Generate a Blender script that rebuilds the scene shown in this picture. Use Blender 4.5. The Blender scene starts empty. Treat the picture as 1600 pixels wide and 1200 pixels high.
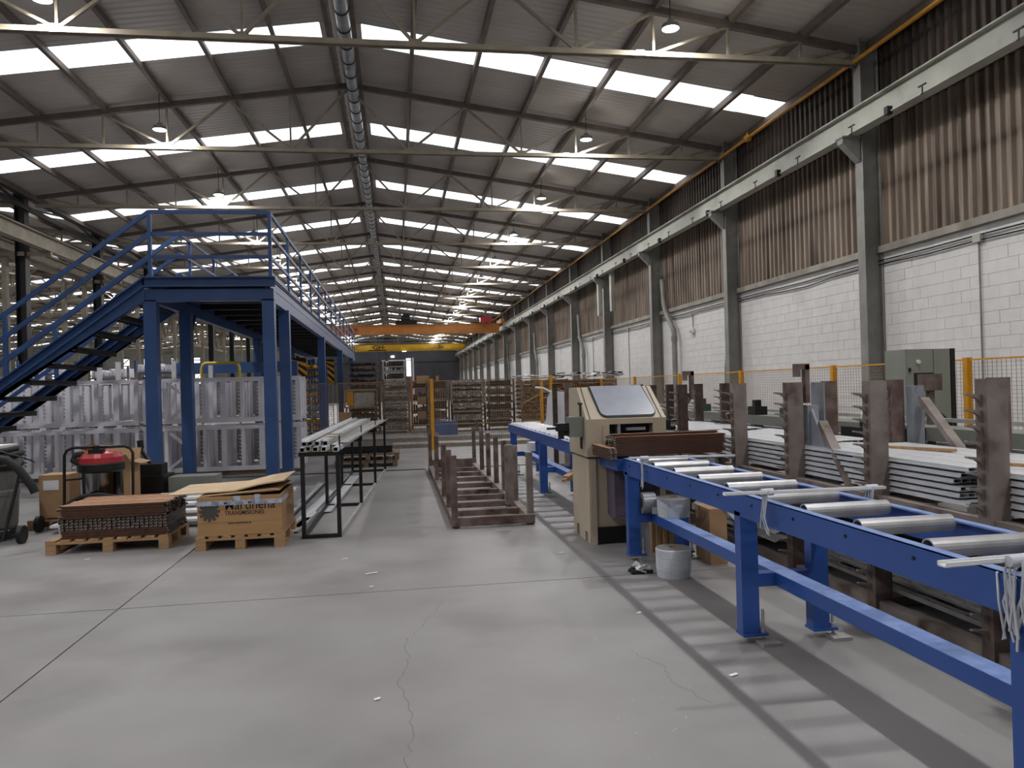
import bpy, math, random
from mathutils import Vector, Matrix
from math import pi, sin, cos, atan2, hypot, radians
random.seed(7)
S = bpy.context.scene
COL = S.collection

# ---------------------------------------------------------------- camera, world, lamps, exposure
F_PX, YAW, PITCH, ROLL = 1185.72, 0.15243, 0.00407, -0.0271947
fw = Vector((sin(YAW)*cos(PITCH), cos(YAW)*cos(PITCH), sin(PITCH)))
rt = Vector((cos(YAW), -sin(YAW), 0)); up = rt.cross(fw)
rt, up = rt*cos(ROLL)+up*sin(ROLL), up*cos(ROLL)-rt*sin(ROLL)
cd = bpy.data.cameras.new('camera'); cam = bpy.data.objects.new('camera', cd); COL.objects.link(cam)
cd.sensor_width = 36; cd.lens = F_PX/1600*36; cd.clip_end = 400; cd.clip_start = 0.05
m = Matrix((rt, up, -fw)).transposed().to_4x4(); m.translation = Vector((0, 0, 1.6)); cam.matrix_world = m
S.camera = cam
W = bpy.data.worlds.new('overcast_sky'); S.world = W; W.use_nodes = True
W.node_tree.nodes['Background'].inputs[0].default_value = (0.86, 0.93, 1.0, 1)
W.node_tree.nodes['Background'].inputs[1].default_value = 1.6
S.view_settings.view_transform = 'Standard'; S.view_settings.look = 'None'
S.view_settings.exposure = 0.0; S.view_settings.gamma = 1; S.view_settings.use_curve_mapping = False
try:
    S.cycles.use_denoising = True; S.cycles.max_bounces = 5; S.cycles.diffuse_bounces = 2; S.cycles.sample_clamp_indirect = 4
except Exception: pass
LAMP_W = 172.0      # each high bay lamp
SPILL = 0.14        # share of the lamp light leaving sideways and upwards from the dome
SKY_E = 1.9         # daylight coming through the translucent roof sheets

def TY(k): return 13.51 + 6.15*k       # truss / column line k
def lamp_light(x, y, z, w, size=0.24):
    l = bpy.data.lights.new('high_bay_light', 'AREA'); l.shape = 'DISK'; l.size = size; l.energy = w; l.color = (1.0, 0.985, 0.97)
    o = bpy.data.objects.new('high_bay_light', l); o.location = (x, y, z); COL.objects.link(o)
    l = bpy.data.lights.new('diffuser_spill', 'POINT'); l.shadow_soft_size = .12; l.energy = w*SPILL; l.color = (1.0, 0.985, 0.97)
    o = bpy.data.objects.new('diffuser_spill', l); o.location = (x, y, z-.06); COL.objects.link(o)
LAMPS = []
for k in range(-3, 16):
    for x in (5.09, -5.43):
        LAMPS.append((x, TY(k)-0.42, 8.05, 0))
for k in range(0, 14, 3):
    for x in (-17.0, -26.0): LAMPS.append((x, TY(k)-0.42, 8.05, 1))
for x, y, z, n in LAMPS: lamp_light(x, y, z-0.09, LAMP_W*(1.6 if n else 1.0))

# ---------------------------------------------------------------- helpers
def lin(h):
    if isinstance(h, str):
        h = h.lstrip('#'); c = [int(h[i:i+2], 16)/255 for i in (0, 2, 4)]
    else: c = [v/255 for v in h]
    return tuple((v/12.92 if v <= 0.04045 else ((v+0.055)/1.055)**2.4) for v in c)+(1,)
MATS = {}
def mat(name, c1, c2=None, rough=0.6, metal=0.0, scale=4.0, lo=0.35, hi=0.65, stretch=None, bump=0.0, c3=None, s3=1.0, lo3=.55, hi3=.7, coat=0, spec=None, detail=5, world=False):
    if name in MATS: return MATS[name]
    M = bpy.data.materials.new(name); M.use_nodes = True; N = M.node_tree.nodes; L = M.node_tree.links
    B = N['Principled BSDF']; B.inputs['Roughness'].default_value = rough; B.inputs['Metallic'].default_value = metal
    if coat: B.inputs['Coat Weight'].default_value = coat
    if spec is not None: B.inputs['Specular IOR Level'].default_value = spec
    B.inputs['Base Color'].default_value = lin(c1)
    if c2 is not None:
        tc = N.new('ShaderNodeTexCoord'); mp = N.new('ShaderNodeMapping'); L.new(tc.outputs['Object'], mp.inputs[0])
        if world:
            g = N.new('ShaderNodeNewGeometry'); L.new(g.outputs['Position'], mp.inputs[0])
        if stretch: mp.inputs['Scale'].default_value = stretch
        n = N.new('ShaderNodeTexNoise'); n.inputs['Scale'].default_value = scale; n.inputs['Detail'].default_value = detail
        L.new(mp.outputs[0], n.inputs[0])
        r = N.new('ShaderNodeMapRange'); r.inputs[1].default_value = lo; r.inputs[2].default_value = hi
        L.new(n.outputs[0], r.inputs[0])
        x = N.new('ShaderNodeMix'); x.data_type = 'RGBA'; x.inputs[6].default_value = lin(c1); x.inputs[7].default_value = lin(c2)
        L.new(r.outputs[0], x.inputs[0]); out = x.outputs[2]
        if c3 is not None:
            n3 = N.new('ShaderNodeTexNoise'); n3.inputs['Scale'].default_value = s3; n3.inputs['Detail'].default_value = 6
            L.new(mp.outputs[0], n3.inputs[0])
            r3 = N.new('ShaderNodeMapRange'); r3.inputs[1].default_value = lo3; r3.inputs[2].default_value = hi3; L.new(n3.outputs[0], r3.inputs[0])
            x3 = N.new('ShaderNodeMix'); x3.data_type = 'RGBA'; x3.inputs[7].default_value = lin(c3)
            L.new(r3.outputs[0], x3.inputs[0]); L.new(out, x3.inputs[6]); out = x3.outputs[2]
        L.new(out, B.inputs['Base Color'])
        if bump:
            b = N.new('ShaderNodeBump'); b.inputs['Strength'].default_value = bump; b.inputs['Distance'].default_value = 0.01
            L.new(n.outputs[0], b.inputs['Height']); L.new(b.outputs[0], B.inputs['Normal'])
    MATS[name] = M; return M
def emit(name, c, s):
    M = bpy.data.materials.new(name); M.use_nodes = True; N = M.node_tree.nodes
    B = N['Principled BSDF']; B.inputs['Base Color'].default_value = lin(c)
    B.inputs['Emission Color'].default_value = lin(c); B.inputs['Emission Strength'].default_value = s
    MATS[name] = M; return M

class MB:
    def __init__(s): s.v = []; s.f = []; s.sm = []
    def _add(s, vs, fs, smooth=False):
        b = len(s.v); s.v += [tuple(v) for v in vs]
        for f in fs: s.f.append(tuple(b+i for i in f)); s.sm.append(smooth)
        return s
    def box(s, x0, x1, y0, y1, z0, z1):
        return s._add([(x0,y0,z0),(x1,y0,z0),(x1,y1,z0),(x0,y1,z0),(x0,y0,z1),(x1,y0,z1),(x1,y1,z1),(x0,y1,z1)],
                      [(0,3,2,1),(4,5,6,7),(0,1,5,4),(1,2,6,5),(2,3,7,6),(3,0,4,7)])
    def cbox(s, c, d): return s.box(c[0]-d[0]/2, c[0]+d[0]/2, c[1]-d[1]/2, c[1]+d[1]/2, c[2]-d[2]/2, c[2]+d[2]/2)
    def _frame(s, p, q, upv=(0,0,1)):
        d = (Vector(q)-Vector(p)).normalized(); u = Vector(upv)
        if abs(d.dot(u)) > 0.99: u = Vector((0,1,0))
        r = d.cross(u).normalized(); return d, r, r.cross(d).normalized()
    def bar(s, p, q, w, h=None, upv=(0,0,1)):
        h = w if h is None else h; p = Vector(p); q = Vector(q); d, r, u = s._frame(p, q, upv)
        a = r*w/2; b = u*h/2
        return s._add([p-a-b,p+a-b,p+a+b,p-a+b,q-a-b,q+a-b,q+a+b,q-a+b],
                      [(0,1,2,3),(7,6,5,4),(0,4,5,1),(1,5,6,2),(2,6,7,3),(3,7,4,0)])
    def cyl(s, p, q, r, n=12, r2=None, caps=True):
        r2 = r if r2 is None else r2; p = Vector(p); q = Vector(q); d, a, b = s._frame(p, q)
        R = [[c+(a*cos(2*pi*i/n)+b*sin(2*pi*i/n))*rr for i in range(n)] for c, rr in ((p,r),(q,r2))]
        s._add(R[0]+R[1], [(i,(i+1)%n,n+(i+1)%n,n+i) for i in range(n)], True)
        if caps: s._add(R[0]+R[1], [tuple(range(n-1,-1,-1)), tuple(range(n,2*n))])
        return s
    def ring(s, p, q, r, ri, n=16):     # pipe with wall
        p = Vector(p); q = Vector(q); d, a, b = s._frame(p, q); vs = []
        for c, rr in ((p,r),(q,r),(q,ri),(p,ri)):
            vs += [c+(a*cos(2*pi*i/n)+b*sin(2*pi*i/n))*rr for i in range(n)]
        fs = []
        for k in range(4):
            k2 = (k+1) % 4
            fs += [(k*n+i, k*n+(i+1)%n, k2*n+(i+1)%n, k2*n+i) for i in range(n)]
        return s._add(vs, fs)
    def prism(s, pts, a, b, axis='y'):
        def V(u, v, t): return {'x': (t,u,v), 'y': (u,t,v), 'z': (u,v,t)}[axis]
        n = len(pts); vs = [V(u,v,a) for u,v in pts]+[V(u,v,b) for u,v in pts]
        return s._add(vs, [tuple(range(n-1,-1,-1)), tuple(range(n,2*n))]+[(i,(i+1)%n,n+(i+1)%n,n+i) for i in range(n)])
    def tube(s, pts, r, n=8, caps=True):
        P = [Vector(p) for p in pts]; rings = []; u = None
        for i, p in enumerate(P):
            d = ((P[min(i+1,len(P)-1)]-P[max(i-1,0)])).normalized()
            if u is None:
                u = Vector((0,0,1)) if abs(d.z) < .9 else Vector((1,0,0))
            a = d.cross(u).normalized(); u = a.cross(d).normalized()
            rings.append([p+(a*cos(2*pi*k/n)+u*sin(2*pi*k/n))*r for k in range(n)])
        vs = [v for R in rings for v in R]; fs = []
        for i in range(len(P)-1):
            fs += [(i*n+k, i*n+(k+1)%n, (i+1)*n+(k+1)%n, (i+1)*n+k) for k in range(n)]
        s._add(vs, fs, True)
        if caps: s._add(rings[0]+rings[-1], [tuple(range(n-1,-1,-1)), tuple(range(n,2*n))])
        return s
    def lathe(s, c, prof, n=24):
        vs = []; m_ = len(prof)
        for r, z in prof: vs += [(c[0]+r*cos(2*pi*i/n), c[1]+r*sin(2*pi*i/n), c[2]+z) for i in range(n)]
        fs = [(k*n+i, k*n+(i+1)%n, (k+1)*n+(i+1)%n, (k+1)*n+i) for k in range(m_-1) for i in range(n)]
        return s._add(vs, fs, False)
    def mesh(s, name, m_=None):
        me = bpy.data.meshes.new(name); me.from_pydata(s.v, [], s.f); me.polygons.foreach_set('use_smooth', s.sm)
        if m_: me.materials.append(m_)
        me.update(); return me

def WL(o):
    l = Vector((0,0,0))
    while o is not None: l = l+o.location; o = o.parent
    return l
def tag(o, label=None, cat=None, group=None, kind=None):
    if label: o['label'] = label
    if cat: o['category'] = cat
    if group: o['group'] = group
    if kind: o['kind'] = kind
    return o
def put(name, me, parent=None, loc=(0,0,0), rot=None, scale=None):
    """link an object with shared mesh at a world location"""
    o = bpy.data.objects.new(name, me); COL.objects.link(o)
    if parent is not None: o.parent = parent; o.location = Vector(loc)-WL(parent)
    else: o.location = loc
    if rot: o.rotation_euler = rot
    if scale: o.scale = scale
    return o
def part(name, mb, m_, parent, kind=None, label=None):
    """geometry written in world coordinates, becomes a child"""
    w = WL(parent); me = mb.mesh(name, m_); me.transform(Matrix.Translation(-w))
    o = bpy.data.objects.new(name, me); COL.objects.link(o); o.parent = parent
    if kind: o['kind'] = kind
    if label: o['label'] = label
    return o
def single(name, mb, m_, label, cat, group=None, kind=None, base=None):
    """a thing that is one mesh, written in world coordinates"""
    me = mb.mesh(name, m_)
    if base is None:
        xs = [v[0] for v in mb.v]; ys = [v[1] for v in mb.v]; zs = [v[2] for v in mb.v]
        base = ((min(xs)+max(xs))/2, (min(ys)+max(ys))/2, min(zs))
    me.transform(Matrix.Translation(-Vector(base)))
    o = bpy.data.objects.new(name, me); COL.objects.link(o); o.location = base
    return tag(o, label, cat, group, kind)
def thing(name, label, cat, loc=(0,0,0), group=None, rotz=0):
    o = bpy.data.objects.new(name, None); COL.objects.link(o); o.location = loc; o.rotation_euler = (0,0,rotz)
    o.empty_display_size = .2
    return tag(o, label, cat, group)
def struct(name, mb, m_, parent=None):
    if parent is not None: return part(name, mb, m_, parent)
    o = bpy.data.objects.new(name, mb.mesh(name, m_)); COL.objects.link(o); o['kind'] = 'structure'; return o
def copy_tree(o, loc=None, label=None, group=None, rotz=None, parent=None):
    c = o.copy(); COL.objects.link(c)
    if parent is not None: c.parent = parent
    if loc is not None: c.location = loc
    if rotz is not None: c.rotation_euler = (0,0,rotz)
    if label: c['label'] = label
    if group: c['group'] = group
    for ch in list(o.children): copy_tree(ch, parent=c)
    return c
ORD = ['first','second','third','fourth','fifth','sixth','seventh','eighth','ninth','tenth','eleventh','twelfth','thirteenth','fourteenth','fifteenth','sixteenth','seventeenth','eighteenth','nineteenth','twentieth','twenty-first','twenty-second']
def text(body, size, loc, rot, m_, parent, name='lettering', extrude=.001, scale_x=1.0, align='CENTER'):
    c = bpy.data.curves.new(name, 'FONT'); c.body = body; c.size = size; c.extrude = extrude; c.align_x = align; c.resolution_u = 3; c.offset = size*.006
    o = bpy.data.objects.new(name, c); dg = bpy.context.evaluated_depsgraph_get()
    COL.objects.link(o); dg.update(); me = bpy.data.meshes.new_from_object(o.evaluated_get(dg)); bpy.data.objects.remove(o)
    me.materials.clear(); me.materials.append(m_)
    q = bpy.data.objects.new(name, me); COL.objects.link(q); q.parent = parent; q.location = Vector(loc)-WL(parent); q.rotation_euler = rot; q.scale = (scale_x,1,1)
    return q

# ---------------------------------------------------------------- materials
M_floor = mat('worn_concrete_floor', '#8e8b8c', '#7c7a79', .55, 0, 1.1, .3, .7, None, .05, '#676262', .55, .52, .78, world=True, detail=9)
M_joint = mat('slab_joint_filler', '#3c3a3b')
M_crack = mat('hairline_crack_dirt', '#6a6768', rough=.9)
M_roof = mat('roof_sheet_metal', '#c6bfb7', '#b5aea6', .55, .1, .8, .3, .7)
M_sky = emit('daylit_fibreglass', '#fdfdff', SKY_E)
M_truss = mat('cream_painted_steel', '#978e7c', '#847a69', .55, .0, 3)
M_purlin = mat('brown_grey_purlin_paint', '#75695f', '#63584f', .6, 0, 3)
M_chord = mat('dark_grey_truss_paint', '#6f645c', '#5d534c', .6, 0, 3)
M_beam = mat('grey_green_beam_paint', '#b6b7ac', '#a3a498', .5, 0, 1.5, c3='#7a7a70', s3=.8, lo3=.6, hi3=.75)
M_colm = mat('column_grey_paint', '#8f8e89', '#7a7974', .55, 0, 2, c3='#5d5c58', s3=1.5, lo3=.6, hi3=.75)
M_dark = mat('dark_steel', '#1c1c1e', '#131315', .5, .2, 6)
M_black = mat('black_plastic', '#0c0c0d', rough=.45)
M_block = mat('white_painted_block', '#dedcda', '#d2d0cf', .75, 0, 3.5, .3, .7, None, .1, '#bdbbbb', .9, .6, .8, world=True)
M_mortar = mat('painted_mortar', '#d0cecc', rough=.85)
M_yell = mat('yellow_paint', '#d99b1c', '#c98b18', .45, 0, 5)
M_pipe = mat('ochre_gas_pipe', '#b98222', '#a37220', .5, 0, 5)
M_blue = mat('blue_machine_paint', '#27509a', '#22488e', .38, 0, 3, .3, .7, coat=.15)
M_bluetop = mat('pale_blue_top_paint', '#7c92c4', '#6680b8', .6, 0, 14)  # lighter blue for the top faces of rails and stretcher
M_navy = mat('mezzanine_blue_paint', '#345488', '#2d4a7b', .4, 0, 2)
M_galv = mat('galvanised_tube', '#c9cacb', '#a9abad', .38, .55, 9, .3, .7)
M_alu = mat('mill_aluminium', '#e2e4e8', '#cfd2d6', .34, .35, 5)
M_alud = mat('dull_aluminium', '#b4b3b1', '#9b9996', .5, .45, 6)
M_white_steel = mat('pale_grey_powdercoat', '#efedf4', '#e0dee6', .5, .1, 3)
M_rust = mat('rusty_painted_steel', '#7b6c65', '#574540', .75, .1, 6, .35, .62, None, .15, '#3e2b26', 4, .58, .7)
M_rustg = mat('grey_worn_steel', '#8a807a', '#6c605a', .7, .1, 5, .35, .65, None, .1, '#57473f', 5, .6, .72)
M_greypost = mat('blue_grey_painted_post', '#8f939b', '#7f8289', .55, 0, 4, c3='#5c4d47', s3=8, lo3=.62, hi3=.7)
M_wood = mat('pine_boards', '#b08f6b', '#94744f', .75, 0, 5, .3, .7, (1,8,8))
M_woodd = mat('weathered_pine', '#8a735a', '#6b5844', .8, 0, 5, .3, .7, (1,8,8))
M_card = mat('brown_cardboard', '#a98866', '#9b7b5b', .8, 0, 3)
M_cardw = mat('wooden_crate_side', '#b28c62', '#a58055', .7, 0, 2, .3, .7, (1,1,7))
M_foil = mat('wood_grain_foil', '#4f3122', '#3e2519', .45, 0, 8, .3, .7, (1,10,10))
M_foiltop = mat('oak_foil_lighter_top', '#bd8f6b', '#a4785a', .5, 0, 8, .3, .7, (1,10,10))
M_foilend = mat('cut_aluminium_ends', '#97928c', '#453e3b', .5, .3, 90, .45, .55)
M_beige = mat('beige_machine_enamel', '#b8ac98', '#ada08c', .45, 0, 2, c3='#8a7d6c', s3=1.5, lo3=.65, hi3=.8)
M_purple = mat('mauve_grey_cabinet', '#5d5160', '#51465a', .5, 0, 3)
M_grey = mat('mid_grey_enamel', '#7d7f7b', '#74766f', .5, 0, 3)
M_cab = mat('control_cabinet_grey', '#8c8f86', '#82857b', .5, 0, 2)
M_orange = mat('crane_orange', '#c47f3a', '#b57230', .5, 0, 2)
M_cyel = mat('crane_yellow', '#e0b21e', '#d3a417', .5, 0, 2)
M_red = mat('red_plastic', '#a62a31', rough=.4)
M_hose = mat('ribbed_hose', '#161617', rough=.7)
M_drum = mat('grey_vacuum_drum', '#6c6c6a', '#60605e', .5, 0, 3)
M_chrome = mat('polished_steel_drum', '#9a9a9c', '#4a4646', .12, 1.0, 1.2, .4, .6, (6,6,.5))
M_wfilm = mat('white_film_roll', '#c2c6ce', '#b3b8c2', .6, 0, 6)
M_white = mat('white_sheet', '#e8e8ea', '#d5d5d8', .6, 0, 3)
M_tape = mat('printed_packing_tape', '#c5c9d4', '#9aa3bb', .4, 0, 25)
M_ink = mat('black_ink', '#241c1a', rough=.8)
M_inkg = mat('grey_ink', '#4a4744', rough=.8)
M_inkr = mat('faded_red_ink', '#9c4436', rough=.8)
M_inkb = mat('blue_ink', '#33405f', rough=.8)
M_shelf = mat('dark_green_plastic', '#33463d', rough=.5)
M_rustd = mat('dark_rusty_goods', '#4b3a32', '#2c221e', .7, .1, 9, .35, .65)
M_hoop = mat('lemon_yellow_paint', '#dcc232', '#cdb32a', .45, 0, 5)
M_trim = mat('sill_grey_paint', '#9a958a', '#7c776c', .6, 0, 2)
M_end = mat('dark_panel_wall', '#54555e', '#4b4c55', .6, 0, .6)
M_side = mat('side_bay_panel', '#8d908a', '#7f827c', .6, 0, .5)
M_wire = mat('fence_wire_paint', '#8f7859', rough=.6)
M_stripeK = mat('hazard_black', '#17171a'); M_stripeY = mat('hazard_yellow', '#e0a020')
# ================================================================ THE SETTING
XR, XE, XL, Y0, Y1 = -0.97, 9.4, -11.1, -11.1, 111.9
def roofz(x, xr=XR): return 9.55-0.142*abs(x-xr)
# cladding material: dirty translucent ribbed sheet
def clad_mat(name, c1, c2, tr, dirt_shade):
    M = mat(name, c1, c2, .55, 0, 2.2, .3, .7, (1, 5, .35), 0, dirt_shade, .9, .5, .72, world=True, detail=7)
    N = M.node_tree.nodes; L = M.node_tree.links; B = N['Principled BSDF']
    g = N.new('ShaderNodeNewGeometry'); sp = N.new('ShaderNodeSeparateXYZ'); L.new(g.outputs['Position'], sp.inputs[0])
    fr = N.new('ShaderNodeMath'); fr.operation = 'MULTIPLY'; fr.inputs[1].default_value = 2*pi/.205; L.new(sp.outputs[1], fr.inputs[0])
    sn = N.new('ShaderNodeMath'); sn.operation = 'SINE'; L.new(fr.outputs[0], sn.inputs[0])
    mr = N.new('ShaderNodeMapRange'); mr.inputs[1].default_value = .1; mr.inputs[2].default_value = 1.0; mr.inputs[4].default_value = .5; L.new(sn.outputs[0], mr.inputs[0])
    gx = N.new('ShaderNodeMix'); gx.data_type = 'RGBA'; gx.inputs[7].default_value = lin(dirt_shade)  # dark line per rib, shade of the grooves put into the colour
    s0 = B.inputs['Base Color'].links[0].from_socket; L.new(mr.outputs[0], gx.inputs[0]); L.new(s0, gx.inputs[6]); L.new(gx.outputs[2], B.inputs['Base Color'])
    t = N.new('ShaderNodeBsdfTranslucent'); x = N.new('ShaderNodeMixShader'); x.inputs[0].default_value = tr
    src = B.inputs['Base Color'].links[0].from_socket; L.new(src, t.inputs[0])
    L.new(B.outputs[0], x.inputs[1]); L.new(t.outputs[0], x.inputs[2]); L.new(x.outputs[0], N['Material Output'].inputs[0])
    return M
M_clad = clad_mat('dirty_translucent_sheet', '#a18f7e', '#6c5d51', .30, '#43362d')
M_cladu = clad_mat('dirty_dark_upper_sheet', '#5b4c42', '#40352e', .08, '#241d19')  # same dirty sheet in a darker brown for the upper row

# floor: slabs with open joints over a dark bed
fl = struct('floor', MB().box(-52.5, 9.6, Y0-.3, Y1+.3, -.2, -.012), M_joint)
xs = [-52.4, -44.4, -35.5, -26.5, -20.4, -14.3, -8.2, -2.12, 3.96, 9.6]; ysj = [Y0-.2, -3.0, 6.15, 15.25, 24.4, 33.5, 42.6, 57.8, 73, 88.2, Y1+.2]
for i in range(len(xs)-1):
    for j in range(len(ysj)-1):
        part('slab', MB().box(xs[i]+.006, xs[i+1]-.006, ysj[j]+.006, ysj[j+1]-.006, -.011, 0), M_floor, fl)
def crack(pts, w=.0035):
    mb = MB(); wj = [(x+random.uniform(-.015,.015), y) for x, y in pts]
    P = []
    for (x0,y0),(x1,y1) in zip(wj, wj[1:]):
        n = 6
        for t in range(n): P.append((x0+(x1-x0)*t/n+random.uniform(-.018,.018), y0+(y1-y0)*t/n))
    P.append(wj[-1])
    for a, b in zip(P, P[1:]): mb._add([(a[0]-w/2,a[1],.0008),(a[0]+w/2,a[1]+.002,.0008),(b[0]+w/2,b[1],.0008),(b[0]-w/2,b[1]-.002,.0008)], [(0,1,2,3)])
    part('crack', mb, M_crack, fl)
crack([(.33,5.75),(.15,5.2),(.02,4.9),(.05,4.55),(-.02,4.2),(.03,3.9),(.05,3.6),(.0,3.3),(.03,3.0),(.1,2.7)])
crack([(1.35,4.4),(1.45,4.1),(1.42,3.9),(1.5,3.6)])

# corrugated sheet meshes -------------------------------------------------
def corr(width, depth, n):          # profile along u, returns [(u, d)]
    p = width/n; out = []
    for i in range(n):
        out += [(i*p, 0), (i*p+p*.35, 0), (i*p+p*.5, depth), (i*p+p*.85, depth)]
    out.append((width, 0)); return out
SH = 1.025
def roof_sheet(sgn, ribs=True):
    mb = MB(); pr = corr(SH, .010, 5) if ribs else [(0,.02),(SH,.02)]
    xa, xb = 0.18, 10.55
    vs = [(sgn*xx, u, -0.142*xx+d+.02) for u, d in pr for xx in (xa, xb)]
    mb._add(vs, [(2*i, 2*i+1, 2*i+3, 2*i+2) for i in range(len(pr)-1)]); return mb
ceil_ = struct('ceiling', MB().prism([(XR-.25,9.62),(XR,9.66),(XR+.25,9.62),(XR+.25,9.6),(XR,9.63),(XR-.25,9.6)], Y0, Y1, 'y'), M_roof)
rs = {s: roof_sheet(s).mesh('roof_sheet', M_roof) for s in (1,-1)}
nb = int(round((Y1-Y0)/SH)); wn = 0
pane = {}
for s in (1,-1):
    mb = MB(); vs = [(0, 0, 0), (s*1.47, 0, -.142*1.47), (s*1.47, SH-.06, -.142*1.47), (0, SH-.06, 0)]
    mb._add(vs, [(0,1,2,3)]); pane[s] = mb.mesh('pane', M_sky)
for j in range(nb):
    y = Y0+j*SH
    for s in (1,-1):
        k = (j-2) % 6           # sheet index inside the bay
        ph = (y-TY(0)) % 6.15
        if 2.6 < ph < 3.7:      # the translucent strip of this bay
            wn += 1
            w = struct('window_%d' % wn, MB().box(min(XR+s*.18,XR+s*.45), max(XR+s*.18,XR+s*.45), y, y+SH, roofz(XR+.3)+.0, roofz(XR+.3)+.03), M_roof)
            for i in range(7):
                x0 = XR+s*(.36+1.47*i*0.965)
                o = put('pane', pane[s], w, (x0, y+.03, 9.55-.142*abs(x0-XR)+.02), scale=(.965,1,1))
        else:
            put('roof_sheet', rs[s], ceil_, (XR, y, 9.55))
# side bays (left of the dark posts)
for XC in (XR-20.6, XR-41.2):
    mb = MB()
    for s in (1,-1):
        for j in range(20):
            yy = TY(j-4)
            for a, b in ((yy, yy+3.05), (yy+4.1, yy+6.15)):
                mb._add([(XC,a,9.57),(XC+s*10.35,a,9.57-.142*10.35),(XC+s*10.35,b,9.57-.142*10.35),(XC,b,9.57)], [(0,1,2,3)])
            wn += 1
            st = MB()._add([(XC+s*.4,yy+3.05,9.54),(XC+s*9.9,yy+3.05,9.57-.142*9.9),(XC+s*9.9,yy+4.1,9.57-.142*9.9),(XC+s*.4,yy+4.1,9.54)], [(0,1,2,3)])
            st._add([(XC+s*9.9,yy+3.05,9.57-.142*9.9),(XC+s*10.35,yy+3.05,9.57-.142*10.35),(XC+s*10.35,yy+4.1,9.57-.142*10.35),(XC+s*9.9,yy+4.1,9.57-.142*9.9)], [(0,1,2,3)])
            if j < 20: struct('window_%d' % wn, st, M_sky)
    part('roof_deck', mb, M_roof, ceil_)

# right wall --------------------------------------------------------------
wr = struct('wall_right', MB().box(9.44, 9.62, Y0-.3, Y1, 0, 4.0), M_mortar)
bl = MB().box(0, .055, .002, .398, .002, .198).mesh('block', M_block)
rest = MB()
for r in range(20):
    off = 0.2 if r % 2 else 0
    for c in range(-6, 256):
        y = 9.8+off+c*.4
        if y > Y1-.4: continue
        if 5 <= r and 0 <= c < 20: put('block', bl, wr, (9.4-random.random()*.004, y, r*.2))
        elif c >= 0 and c < 130: rest.box(9.4, 9.45, y+.002, y+.398, r*.2+.002, r*.2+.198)
        elif c >= 130 and c % 3 == 0: rest.box(9.4, 9.45, y+.006, y+1.194, r*.2+.006, r*.2+.194)
part('block', rest, M_block, wr, kind='stuff')
part('block_base', MB().box(9.40,9.45,Y0,9.8,0,4.0), M_block, wr)
def clad_sheet(z0, z1, depth=.06):
    mb = MB(); pr = corr(SH, depth, 5)
    vs = [(-d, u, z) for u, d in pr for z in (z0, z1)]
    mb._add(vs, [(2*i, 2*i+1, 2*i+3, 2*i+2) for i in range(len(pr)-1)]); return mb
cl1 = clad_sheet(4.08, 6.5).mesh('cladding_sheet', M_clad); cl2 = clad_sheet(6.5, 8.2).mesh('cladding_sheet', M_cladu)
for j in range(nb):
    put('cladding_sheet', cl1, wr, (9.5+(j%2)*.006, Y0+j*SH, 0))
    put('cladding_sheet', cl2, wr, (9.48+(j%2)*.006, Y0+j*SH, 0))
for z, h, x in ((5.22,.16,9.53),(5.95,.14,9.53)):
    part('girt', MB().box(x, x+.1, Y0, Y1, z, z+h), M_purlin, wr)
part('added_sky_blocker', MB().box(9.7, 9.8, Y0, Y1, 6.05, 8.6).box(8.9,9.8,Y0,Y1,8.55,8.6), M_dark, wr)  # unseen block added outside to keep sky light off the upper sheets
struct('trim_1', MB().box(9.3, 9.42, Y0, Y1, 4.0, 4.13), M_trim)
# end wall ----------------------------------------------------------------
wb = struct('wall_back', MB().box(-52.5, 9.6, Y1+.1, Y1+.4, 0, 10), M_end)
for i in range(21):
    x0 = -11.0+i*.975 if i < 21 else 0
    for z0, z1, in ((2.9,5.6),(5.6,8.0)):
        part('wall_panel', MB().box(x0+.02, x0+.955, Y1+.04, Y1+.1, z0+.02, z1), M_end, wb)
part('girt', MB().box(-11, 9.4, Y1, Y1+.06, 5.55, 5.68).box(-11,9.4,Y1,Y1+.06,2.84,2.92), M_dark, wb)
part('side_panel', MB().box(-52.4,-11.1,Y1+.02,Y1+.1,0,10), M_side, wb)
part('low_panel', MB().box(3.0,9.4,Y1+.02,Y1+.1,0,2.84), M_purple, wb)
dr = struct('door_1', MB().box(-1.35,-.95,Y1-.1,Y1+.04,0,6.0).box(-1.9,2.35,Y1-.1,Y1+.04,5.85,6.02), M_white)
part('door_opening', MB().box(-.6, 1.2, Y1-.04, Y1+.03, 0, 5.8), M_black, dr)
part('door_leaf', MB().box(1.2, 1.75, Y1-.05, Y1+.03, 0, 5.8), M_purple, dr)
M_day = emit('daylight_gap', '#ffffff', 2.5)
d2 = struct('door_2', MB().box(2.5, 2.75, Y1-.1, Y1+.04, 0, 6.3), M_white)
part('doorway_light', MB().box(1.65, 2.3, Y1-.05, Y1+.02, 3.6, 6.2), M_day, d2)
part('exit_light', MB().cbox((-.3, Y1-.1, 6.5), (.5,.1,.28)), M_day, d2)
for i, x in enumerate((-27.4,-30.4,-34,-36.7,-41.3,-46.0,-50.4)):
    wn += 1
    w = struct('window_%d' % wn, MB().box(x-.45, x+.45, Y1-.02, Y1+.01, 2.6, 7.2), M_purlin)
    for a, b in ((2.7,4.6),(4.8,6.9)):
        part('pane', MB().box(x-.38, x+.38, Y1-.05, Y1-.02, a, b), M_sky, w)
wl_ = struct('wall_left', MB().box(-52.6,-52.3,Y0,Y1,0,8.2), M_side)
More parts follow.
